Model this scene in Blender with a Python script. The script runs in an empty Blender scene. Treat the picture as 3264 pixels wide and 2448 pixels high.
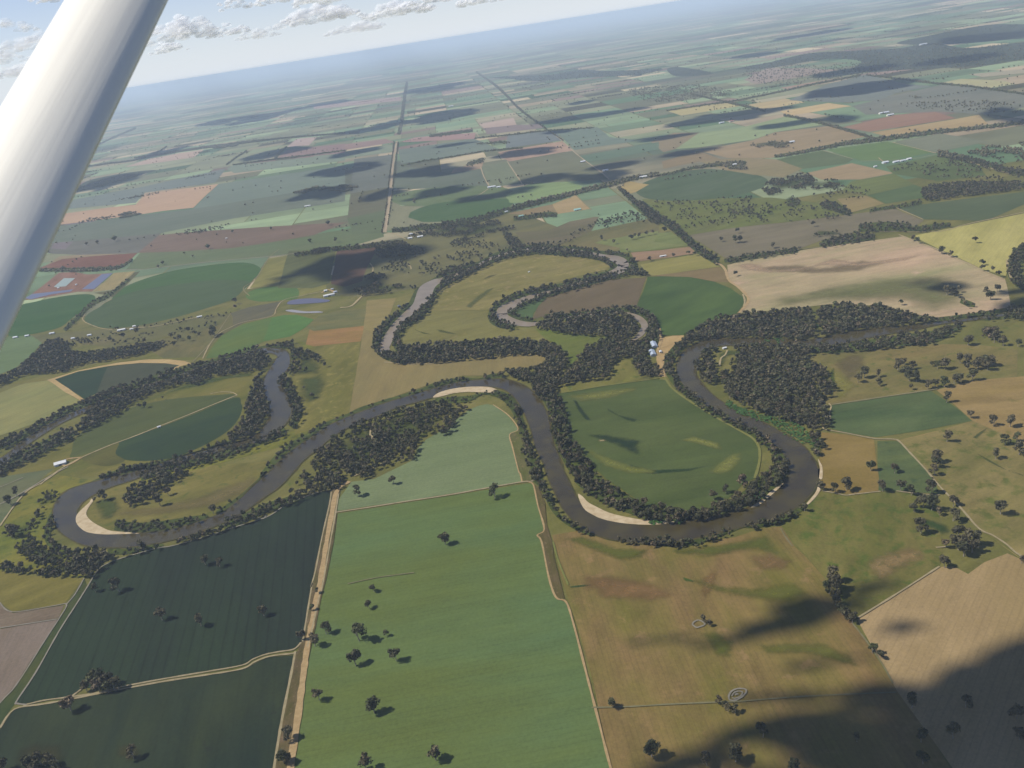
import bpy, math, random
import numpy as np
from mathutils import Vector, Matrix, noise
from mathutils.geometry import tessellate_polygon

random.seed(7); RS = np.random.RandomState(7)
SC = bpy.context.scene
COL = SC.collection

# ------------------------------------------------------------------ camera
CAM_H = 800.0                      # metres above the plain
F_PX, CX, CY = 2740.0, 1632.0, 1224.0      # focal length and centre in photograph pixels (3264 wide)
ROLL = math.atan(0.158)
PITCH = math.atan((CY - (345 - 0.158 * CX)) * math.cos(ROLL) / F_PX)
_f = np.array([0, math.cos(PITCH), -math.sin(PITCH)])
_u = np.array([0, math.sin(PITCH), math.cos(PITCH)])
_r = np.array([1.0, 0, 0])
AX_R = _r * math.cos(ROLL) - _u * math.sin(ROLL)
AX_U = _u * math.cos(ROLL) + _r * math.sin(ROLL)
AX_F = _f
cam_data = bpy.data.cameras.new('camera')
cam = bpy.data.objects.new('camera', cam_data); COL.objects.link(cam); SC.camera = cam
cam_data.sensor_fit = 'HORIZONTAL'; cam_data.sensor_width = 36.0
cam_data.lens = 36.0 * F_PX / 3264.0
cam_data.clip_start = 0.05; cam_data.clip_end = 400000
cam_data.dof.use_dof = True; cam_data.dof.focus_distance = 2500.0; cam_data.dof.aperture_fstop = 13.0
m = Matrix(((AX_R[0], AX_U[0], -AX_F[0], 0), (AX_R[1], AX_U[1], -AX_F[1], 0), (AX_R[2], AX_U[2], -AX_F[2], CAM_H), (0, 0, 0, 1)))
cam.matrix_world = m

# ------------------------------------------------------------------ light
SUN_EL, SUN_AZ = math.radians(50), math.radians(-87)      # azimuth clockwise from +Y
SUNV = np.array([math.cos(SUN_EL) * math.sin(SUN_AZ), math.cos(SUN_EL) * math.cos(SUN_AZ), math.sin(SUN_EL)])
sd = bpy.data.lights.new('sun', 'SUN'); sd.energy = 4.2; sd.angle = math.radians(0.7); sd.color = (1.0, 0.955, 0.88)
so = bpy.data.objects.new('sun', sd); COL.objects.link(so)
so.rotation_euler = Vector(tuple(SUNV)).to_track_quat('Z', 'Y').to_euler(); so.location = (0, 0, 3000)
W = bpy.data.worlds.new('World'); SC.world = W; W.use_nodes = True
wn = W.node_tree; bg = wn.nodes['Background']
sky = wn.nodes.new('ShaderNodeTexSky'); sky.sky_type = 'NISHITA'; sky.sun_disc = False
sky.sun_elevation = SUN_EL; sky.sun_rotation = SUN_AZ; sky.altitude = 900
sky.air_density = 1.0; sky.dust_density = 0.0; sky.ozone_density = 1.0
tint = wn.nodes.new('ShaderNodeMix'); tint.data_type = 'RGBA'; tint.blend_type = 'MULTIPLY'; tint.inputs[0].default_value = 1.0; tint.inputs[7].default_value = (.94, .98, 1.24, 1)
wn.links.new(sky.outputs[0], tint.inputs[6]); tc_ = wn.nodes.new('ShaderNodeTexCoord'); sx_ = wn.nodes.new('ShaderNodeSeparateXYZ'); wn.links.new(tc_.outputs['Generated'], sx_.inputs[0])
def wm(op, a, b):
    n = wn.nodes.new('ShaderNodeMath'); n.operation = op
    for i_, v_ in enumerate((a, b)):
        if isinstance(v_, (int, float)): n.inputs[i_].default_value = v_
        elif v_ is not None: wn.links.new(v_, n.inputs[i_])
    return n.outputs[0]
veil = wm('MULTIPLY', wm('EXPONENT', wm('MULTIPLY', wm('ABSOLUTE', sx_.outputs[2], 0), -11.0), 0), .92)      # pale veil thickening evenly towards the horizon all round
vm_ = wn.nodes.new('ShaderNodeMix'); vm_.data_type = 'RGBA'; vm_.inputs[7].default_value = (8.7, 9.4, 10.2, 1)
wn.links.new(veil, vm_.inputs[0]); wn.links.new(tint.outputs[2], vm_.inputs[6]); wn.links.new(vm_.outputs[2], bg.inputs[0]); bg.inputs[1].default_value = 0.060
SC.view_settings.view_transform = 'Standard'; SC.view_settings.look = 'None'
SC.view_settings.exposure = 0.55; SC.view_settings.gamma = 1.0; SC.view_settings.use_curve_mapping = False
try:
    SC.cycles.volume_bounces = 3; SC.cycles.max_bounces = 6; SC.cycles.transparent_max_bounces = 24
    SC.cycles.volume_step_rate = 1.0
except Exception: pass

SIGMA = 3.7e-5            # haze extinction per metre
HAZE_RGB = (0.39, 0.49, 0.66)       # what the air adds at full depth, linear, as measured
K_SUN = 1.69              # display value of a white sunlit ground

# ------------------------------------------------------------------ pixel to place
TILES = {'a': (0, 0, 1100 / 2212), 'b': (1000, 0, 1100 / 2212), 'c': (2000, 0, 1264 / 2212), 'd': (0, 700, 1100 / 2212),
         'e': (1000, 700, 1100 / 2212), 'f': (2000, 700, 1100 / 2212), 'g': (0, 1500, 1264 / 2212), 'h': (1000, 1500, 1264 / 2212),
         'i': (2000, 1500, 1264 / 2212), 'j': (2700, 700, 564 / 2212), 'k': (2700, 1100, 564 / 2212), 'D': (0, 0, 3264 / 2212)}
def parse(s):
    """'g 12,30 40,50 h 3,4' -> array of photograph pixels (optional third value is a width)"""
    out = []; t = 'D'
    for w in s.split():
        if w in TILES: t = w; continue
        v = [float(q) for q in w.split(',')]; ox, oy, k = TILES[t]
        p = [ox + v[0] * k, oy + v[1] * k]
        if len(v) > 2: p.append(v[2] * k)
        out.append(p)
    n = max(len(p) for p in out)
    w = None
    if n == 3:
        for p in out:
            if len(p) == 3: w = p[2]
            else: p.append(w)
    return np.array(out)
def gnd(x, y, z=0.0):
    v = AX_F * F_PX + AX_R * (x - CX) - AX_U * (y - CY)
    if v[2] > -F_PX * 0.004: v = v * 1.0; v[2] = -F_PX * 0.004
    t = (z - CAM_H) / v[2]
    return np.array([v[0] * t, v[1] * t])
def gnds(P, z=0.0): return np.array([gnd(p[0], p[1], z) for p in P])
def pix_of(x, y, z=0.0):
    d = np.array([x, y, z - CAM_H]); q = d @ AX_F
    return CX + F_PX * (d @ AX_R) / q, CY - F_PX * (d @ AX_U) / q
def smooth(P, n=4, closed=False):
    P = np.asarray(P, float); N = len(P); out = []
    if N < 3: return P
    rng = range(N if closed else N - 1)
    for i in rng:
        if closed: p0, p1, p2, p3 = P[i - 1], P[i], P[(i + 1) % N], P[(i + 2) % N]
        else: p0, p1, p2, p3 = P[max(i - 1, 0)], P[i], P[i + 1], P[min(i + 2, N - 1)]
        for k in range(n):
            t = k / n
            out.append(0.5 * ((2 * p1) + (-p0 + p2) * t + (2 * p0 - 5 * p1 + 4 * p2 - p3) * t * t + (-p0 + 3 * p1 - 3 * p2 + p3) * t ** 3))
    if not closed: out.append(P[-1])
    return np.array(out)
def ribbon_px(P):
    """centreline in pixels with width -> left and right edge in pixels"""
    P = np.asarray(P); d = np.gradient(P[:, :2], axis=0); d /= np.maximum(np.linalg.norm(d, axis=1, keepdims=True), 1e-6)
    nrm = np.stack([-d[:, 1], d[:, 0]], 1); h = P[:, 2:3] / 2
    return P[:, :2] + nrm * h, P[:, :2] - nrm * h
def inpoly(pts, poly):
    x, y = pts[:, 0], pts[:, 1]; c = np.zeros(len(pts), bool); n = len(poly)
    for i in range(n):
        x1, y1 = poly[i]; x2, y2 = poly[i - 1]
        if y1 == y2: continue
        k = ((y1 > y) != (y2 > y)) & (x < (x2 - x1) * (y - y1) / (y2 - y1) + x1)
        c ^= k
    return c

# ------------------------------------------------------------------ colour
def lin(c):
    c = np.array(c, float) / 255
    return np.where(c < 0.04045, c / 12.92, ((c + 0.055) / 1.055) ** 2.4)
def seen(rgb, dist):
    """far readings made less pure, with pale bluish distance haze painted into the colour"""
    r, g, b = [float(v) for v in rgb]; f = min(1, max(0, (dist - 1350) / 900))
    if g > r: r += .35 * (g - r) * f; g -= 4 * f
    w = float(np.interp(dist, [1300, 1700, 2600, 3600, 4300, 6800, 10000], [0, .03, .08, .10, .13, .30, .42])); wb = w * 1.4  # share of haze painted in, growing with distance and stronger in blue
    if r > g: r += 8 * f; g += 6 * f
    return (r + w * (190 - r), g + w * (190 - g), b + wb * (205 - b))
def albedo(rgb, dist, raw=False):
    """base colour of a surface seen as rgb in the photograph from that distance, the air taken out but the painted distance haze kept in"""
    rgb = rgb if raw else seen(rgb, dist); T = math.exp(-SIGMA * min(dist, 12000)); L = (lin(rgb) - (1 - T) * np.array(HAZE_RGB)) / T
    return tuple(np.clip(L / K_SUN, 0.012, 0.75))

# ------------------------------------------------------------------ materials
def new_mat(name):
    mt = bpy.data.materials.new(name); mt.use_nodes = True
    nt = mt.node_tree; b = nt.nodes['Principled BSDF']; b.inputs['Specular IOR Level'].default_value = 0.15
    b.inputs['Roughness'].default_value = 0.9
    return mt, nt, b
def N(nt, t, **k):
    n = nt.nodes.new(t)
    for a, v in k.items(): setattr(n, a, v)
    return n
def build_field_group():
    g = bpy.data.node_groups.new('field_surface', 'ShaderNodeTree'); I = g.interface
    for nm, tp in (('C1', 'NodeSocketColor'), ('C2', 'NodeSocketColor'), ('C3', 'NodeSocketColor')): I.new_socket(nm, in_out='INPUT', socket_type=tp)
    for nm in ('Angle', 'Freq', 'Amp', 'Blotch', 'Patch', 'Seed'): I.new_socket(nm, in_out='INPUT', socket_type='NodeSocketFloat')
    I.new_socket('Color', in_out='OUTPUT', socket_type='NodeSocketColor')
    gi = g.nodes.new('NodeGroupInput'); go = g.nodes.new('NodeGroupOutput'); L = g.links.new
    geo = g.nodes.new('ShaderNodeNewGeometry')
    def mth(op, a, b=None, c=None, clamp=False):
        n = g.nodes.new('ShaderNodeMath'); n.operation = op; n.use_clamp = clamp
        for i, v in enumerate((a, b, c)):
            if v is None: continue
            if isinstance(v, (int, float)): n.inputs[i].default_value = v
            else: L(v, n.inputs[i])
        return n.outputs[0]
    rot = g.nodes.new('ShaderNodeVectorRotate'); rot.rotation_type = 'Z_AXIS'; L(geo.outputs['Position'], rot.inputs['Vector']); L(gi.outputs['Angle'], rot.inputs['Angle'])
    # turned coordinates: X along the rows, Y across
    def nz(vec, scale, detail, rough=0.55, dist=0.0):
        n = g.nodes.new('ShaderNodeTexNoise'); n.noise_dimensions = '4D'; n.inputs['Detail'].default_value = detail; n.inputs['Roughness'].default_value = rough
        n.inputs['Distortion'].default_value = dist
        L(vec, n.inputs['Vector']); L(gi.outputs['Seed'], n.inputs['W'])
        if isinstance(scale, float): n.inputs['Scale'].default_value = scale
        else: L(scale, n.inputs['Scale'])
        return n.outputs['Fac']
    st = g.nodes.new('ShaderNodeVectorMath'); st.operation = 'MULTIPLY'; st.inputs[1].default_value = (0.35, 1, 1); L(rot.outputs[0], st.inputs[0])
    big = nz(st.outputs[0], gi.outputs['Blotch'], 5.0, 0.6, 0.5)
    f1 = g.nodes.new('ShaderNodeMapRange'); f1.inputs[1].default_value = 0.36; f1.inputs[2].default_value = 0.64; L(big, f1.inputs[0])
    mx = g.nodes.new('ShaderNodeMix'); mx.data_type = 'RGBA'; L(f1.outputs[0], mx.inputs[0]); L(gi.outputs['C1'], mx.inputs[6]); L(gi.outputs['C2'], mx.inputs[7])
    b2 = mth('MULTIPLY', gi.outputs['Blotch'], 2.7)
    med = nz(geo.outputs['Position'], b2, 6.0, 0.65, 0.3)
    f2 = g.nodes.new('ShaderNodeMapRange'); L(med, f2.inputs[0])
    lo = mth('SUBTRACT', 0.80, gi.outputs['Patch']); hi = mth('SUBTRACT', 0.92, gi.outputs['Patch'])
    L(lo, f2.inputs[1]); L(hi, f2.inputs[2])
    mx2 = g.nodes.new('ShaderNodeMix'); mx2.data_type = 'RGBA'; L(f2.outputs[0], mx2.inputs[0]); L(mx.outputs[2], mx2.inputs[6]); L(gi.outputs['C3'], mx2.inputs[7])
    # rows and tramlines
    sp = g.nodes.new('ShaderNodeSeparateXYZ'); L(rot.outputs[0], sp.inputs[0])
    y = mth('MULTIPLY', sp.outputs[1], gi.outputs['Freq'])
    wob = mth('MULTIPLY', nz(rot.outputs[0], 0.02, 2.0), 0.25); y = mth('ADD', y, wob)
    fr = mth('FRACT', y); tri = mth('ABSOLUTE', mth('SUBTRACT', fr, 0.5))
    line = g.nodes.new('ShaderNodeMapRange'); line.inputs[1].default_value = 0.36; line.inputs[2].default_value = 0.48; L(tri, line.inputs[0])
    st2 = g.nodes.new('ShaderNodeVectorMath'); st2.operation = 'MULTIPLY'; st2.inputs[1].default_value = (0.05, 1, 1); L(rot.outputs[0], st2.inputs[0])
    streak = nz(st2.outputs[0], 0.11, 4.0, 0.7)
    fine = nz(geo.outputs['Position'], 0.22, 4.0, 0.75)
    a = mth('MULTIPLY', line.outputs[0], gi.outputs['Amp']); a = mth('MULTIPLY', a, mth('ADD', nz(rot.outputs[0], 0.012, 3.0), 0.35))
    s2 = mth('MULTIPLY', mth('SUBTRACT', streak, 0.5), mth('ADD', mth('MULTIPLY', gi.outputs['Amp'], 1.6), 0.15))
    s3 = mth('MULTIPLY', mth('SUBTRACT', fine, 0.5), 0.75)
    mot = nz(st.outputs[0], 0.028, 6.0, 0.7, 0.4); mk = mth('ADD', mth('MULTIPLY', gi.outputs['Patch'], 2.6), 0.34)
    band = nz(st2.outputs[0], 0.018, 5.0, 0.65, 0.6); mid = nz(st.outputs[0], 0.011, 5.0, 0.6, 0.8)
    s3 = mth('ADD', s3, mth('MULTIPLY', mth('SUBTRACT', mot, 0.5), mk)); s3 = mth('ADD', s3, mth('MULTIPLY', mth('SUBTRACT', band, 0.5), 0.3)); s3 = mth('ADD', s3, mth('MULTIPLY', mth('SUBTRACT', mid, 0.5), mth('ADD', mth('MULTIPLY', gi.outputs['Patch'], 1.3), 0.1)))
    val = mth('ADD', mth('ADD', mth('SUBTRACT', 1.0, a), s2), s3)
    vm = g.nodes.new('ShaderNodeVectorMath'); vm.operation = 'SCALE'; L(mx2.outputs[2], vm.inputs[0]); L(val, vm.inputs['Scale'])
    L(vm.outputs[0], go.inputs[0])
    return g
FG = build_field_group()
_mc = [0]
def field_mat(c1, c2, c3, bearing=90, spacing=12, amp=0.05, blotch=1 / 180, patch=0.0, rough=0.95):
    _mc[0] += 1
    mt, nt, b = new_mat('field_%03d' % _mc[0]); b.inputs['Roughness'].default_value = rough; b.inputs['Specular IOR Level'].default_value = 0.05
    g = nt.nodes.new('ShaderNodeGroup'); g.node_tree = FG
    for k, v in (('C1', c1), ('C2', c2), ('C3', c3)): g.inputs[k].default_value = (*v, 1)
    # rows run along the bearing: turn the world so that the bearing lies on X
    g.inputs['Angle'].default_value = -math.radians(90 - bearing); g.inputs['Freq'].default_value = 1.0 / spacing
    g.inputs['Amp'].default_value = amp; g.inputs['Blotch'].default_value = blotch; g.inputs['Patch'].default_value = patch
    g.inputs['Seed'].default_value = _mc[0] * 3.7
    nt.links.new(g.outputs[0], b.inputs['Base Color'])
    return mt
def noise_mat(name, c1, c2, scale, rough=0.9, spec=0.1, detail=6.0, lo=0.35, hi=0.65):
    mt, nt, b = new_mat(name); geo = N(nt, 'ShaderNodeNewGeometry'); n = N(nt, 'ShaderNodeTexNoise'); n.inputs['Scale'].default_value = scale; n.inputs['Detail'].default_value = detail; n.inputs['Roughness'].default_value = 0.7
    nt.links.new(geo.outputs['Position'], n.inputs['Vector'])
    mr = N(nt, 'ShaderNodeMapRange'); mr.inputs[1].default_value = lo; mr.inputs[2].default_value = hi; nt.links.new(n.outputs['Fac'], mr.inputs[0])
    mx = N(nt, 'ShaderNodeMix', data_type='RGBA'); mx.inputs[6].default_value = (*c1, 1); mx.inputs[7].default_value = (*c2, 1); nt.links.new(mr.outputs[0], mx.inputs[0])
    nt.links.new(mx.outputs[2], b.inputs['Base Color']); b.inputs['Roughness'].default_value = rough; b.inputs['Specular IOR Level'].default_value = spec
    return mt

# ------------------------------------------------------------------ mesh helpers
def link(name, me, mat=None, parent=None, kind=None, label=None, cat=None, group=None):
    o = bpy.data.objects.new(name, me); COL.objects.link(o)
    if mat is not None and me is not None and not me.materials: me.materials.append(mat)
    if parent: o.parent = parent
    if kind: o['kind'] = kind
    if label: o['label'] = label
    if cat: o['category'] = cat
    if group: o['group'] = group
    return o
def mesh_np(name, V, Fc, smooth_=False):
    """V (n,3), Fc (m,k) with one k"""
    V = np.asarray(V, np.float32); Fc = np.asarray(Fc, np.int32); me = bpy.data.meshes.new(name)
    me.vertices.add(len(V)); me.vertices.foreach_set('co', V.ravel()); k = Fc.shape[1]
    me.loops.add(Fc.size); me.loops.foreach_set('vertex_index', Fc.ravel())
    me.polygons.add(len(Fc)); me.polygons.foreach_set('loop_start', np.arange(0, Fc.size, k, dtype=np.int32))
    try: me.polygons.foreach_set('loop_total', np.full(len(Fc), k, np.int32))
    except Exception: pass
    if smooth_: me.polygons.foreach_set('use_smooth', np.ones(len(Fc), bool))
    me.update(calc_edges=True)
    return me
def sheet(name, poly, z, mat, kind='structure', **k):
    tris = tessellate_polygon([[Vector((p[0], p[1], 0)) for p in poly]])
    V = [(p[0], p[1], z) for p in poly]; Fc = []
    for t in tris:
        a, b, c = [poly[i] for i in t]
        cr = (b[0] - a[0]) * (c[1] - a[1]) - (b[1] - a[1]) * (c[0] - a[0])
        Fc.append(t if cr > 0 else (t[0], t[2], t[1]))
    return link(name, mesh_np(name, V, Fc), mat, kind=kind, **k)
def ribbon(name, L, R, z, mat, **k):
    n = len(L); V = [(p[0], p[1], z) for p in L] + [(p[0], p[1], z) for p in R]
    Fc = []
    for i in range(n - 1):
        q = (i, i + 1, n + i + 1, n + i); a, b, c = L[i], L[i + 1], R[i + 1]
        if (b[0] - a[0]) * (c[1] - a[1]) - (b[1] - a[1]) * (c[0] - a[0]) < 0: q = q[::-1]
        Fc.append(q)
    return link(name, mesh_np(name, V, Fc), mat, kind='structure', **k)

# ================================================================== GROUND
def dist_of(P): c = P.mean(0); return math.hypot(math.hypot(c[0], c[1]), CAM_H)
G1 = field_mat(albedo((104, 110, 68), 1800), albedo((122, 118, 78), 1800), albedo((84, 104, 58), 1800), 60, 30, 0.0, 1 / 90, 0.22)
gm = mesh_np('ground', [(-160000, -20000, -0.3), (160000, -20000, -0.3), (160000, 160000, -0.3), (-160000, 160000, -0.3)], [(0, 1, 2, 3)])
link('ground', gm, G1, kind='structure')

# ---- patchwork of far paddocks: a road grid cut into fields, one colour to a field
GRID = math.radians(-2.0)               # the roads run two degrees west of the viewing direction
def grid_xy(u, v): return (u * math.cos(GRID) + v * math.sin(GRID), -u * math.sin(GRID) + v * math.cos(GRID))
PALETTE = [((88, 116, 78), 5), ((108, 132, 88), 4), ((104, 112, 76), 6), ((96, 104, 72), 5), ((132, 128, 92), 3), ((150, 136, 100), 2), ((112, 96, 80), 1.2), ((128, 148, 98), 1.6), ((66, 96, 62), 2), ((164, 150, 108), .8), ((70, 76, 56), 1.4)]
PW = np.array([p[1] for p in PALETTE]); PW = PW / PW.sum()
cells = []
def cut(u0, v0, u1, v1, smin, depth=0):
    w, h = u1 - u0, v1 - v0
    if (w < smin * 1.7 and h < smin) or depth > 5 or (depth > 1 and random.random() < 0.13 and w < 2.2 * smin): cells.append((u0, v0, u1, v1)); return
    if h > w * random.uniform(.45, .8) and h > smin * .7: s = v0 + h * random.choice((.33, .5, .5, .6)); cut(u0, v0, u1, s, smin, depth + 1); cut(u0, s, u1, v1, smin, depth + 1)
    else: s = u0 + w * random.choice((.4, .5, .5, .6)); cut(u0, v0, s, v1, smin, depth + 1); cut(s, v0, u1, v1, smin, depth + 1)
BL = 1650
road_u = 742 + 40                       # the right-hand avenue is a grid line
for iu in range(-42, 36):
    for iv in range(2, 50):
        u0, v0 = road_u + iu * BL, 100 + iv * BL
        if abs(u0 + BL / 2) > 1.15 * (v0 + BL) + 2500: continue
        d = math.hypot(u0, v0)
        if v0 > 26000 and (iu % 2 or iv % 2): continue
        b = BL * (2 if v0 > 26000 else 1)
        cut(u0, v0, u0 + b, v0 + b, 420 if d < 14000 else (620 if d < 26000 else 1100))
Vv, Ff, Cc = [], [], []
for (u0, v0, u1, v1) in cells:
    if v1 < 3300: continue
    rgb = np.array(PALETTE[RS.choice(len(PALETTE), p=PW)][0], float) * RS.uniform(.86, 1.12)
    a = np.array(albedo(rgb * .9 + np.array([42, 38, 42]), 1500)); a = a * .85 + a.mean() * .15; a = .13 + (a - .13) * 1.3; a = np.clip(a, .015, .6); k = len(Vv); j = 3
    for (uu, vv) in ((u0 + j, v0 + j), (u1 - j, v0 + j), (u1 - j, v1 - j), (u0 + j, v1 - j)): Vv.append((*grid_xy(uu, vv), 0.0))
    Ff.append((k, k + 1, k + 2, k + 3)); Cc.append((*a, 1))
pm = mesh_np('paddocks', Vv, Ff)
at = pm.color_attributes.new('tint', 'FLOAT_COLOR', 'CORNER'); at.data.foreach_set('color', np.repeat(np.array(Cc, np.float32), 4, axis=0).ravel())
mt, nt, b = new_mat('far_paddocks')
vc = N(nt, 'ShaderNodeVertexColor', layer_name='tint'); geo = N(nt, 'ShaderNodeNewGeometry')
mp = N(nt, 'ShaderNodeMapping'); mp.inputs['Scale'].default_value = (0.5, 1.2, 1); nt.links.new(geo.outputs['Position'], mp.inputs[0])
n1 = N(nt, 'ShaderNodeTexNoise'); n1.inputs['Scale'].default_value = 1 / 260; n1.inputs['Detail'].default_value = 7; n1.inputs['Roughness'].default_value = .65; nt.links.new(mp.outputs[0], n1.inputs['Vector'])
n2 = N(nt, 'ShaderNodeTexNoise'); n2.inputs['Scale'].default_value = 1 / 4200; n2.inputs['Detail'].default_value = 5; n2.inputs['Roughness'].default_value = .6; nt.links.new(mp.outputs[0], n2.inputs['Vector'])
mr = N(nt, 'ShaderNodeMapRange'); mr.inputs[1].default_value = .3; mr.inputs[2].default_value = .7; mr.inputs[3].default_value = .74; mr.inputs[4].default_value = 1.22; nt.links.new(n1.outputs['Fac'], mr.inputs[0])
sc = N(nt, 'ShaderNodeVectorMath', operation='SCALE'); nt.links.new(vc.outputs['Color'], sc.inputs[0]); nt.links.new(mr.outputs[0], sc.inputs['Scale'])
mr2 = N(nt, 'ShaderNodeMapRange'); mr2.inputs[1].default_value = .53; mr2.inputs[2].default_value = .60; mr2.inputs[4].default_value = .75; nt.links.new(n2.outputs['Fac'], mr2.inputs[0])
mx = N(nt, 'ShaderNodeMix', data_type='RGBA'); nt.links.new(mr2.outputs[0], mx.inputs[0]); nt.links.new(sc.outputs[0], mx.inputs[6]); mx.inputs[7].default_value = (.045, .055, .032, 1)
nt.links.new(mx.outputs[2], b.inputs['Base Color'])
link('farmland', pm, mt, kind='structure')

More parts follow.
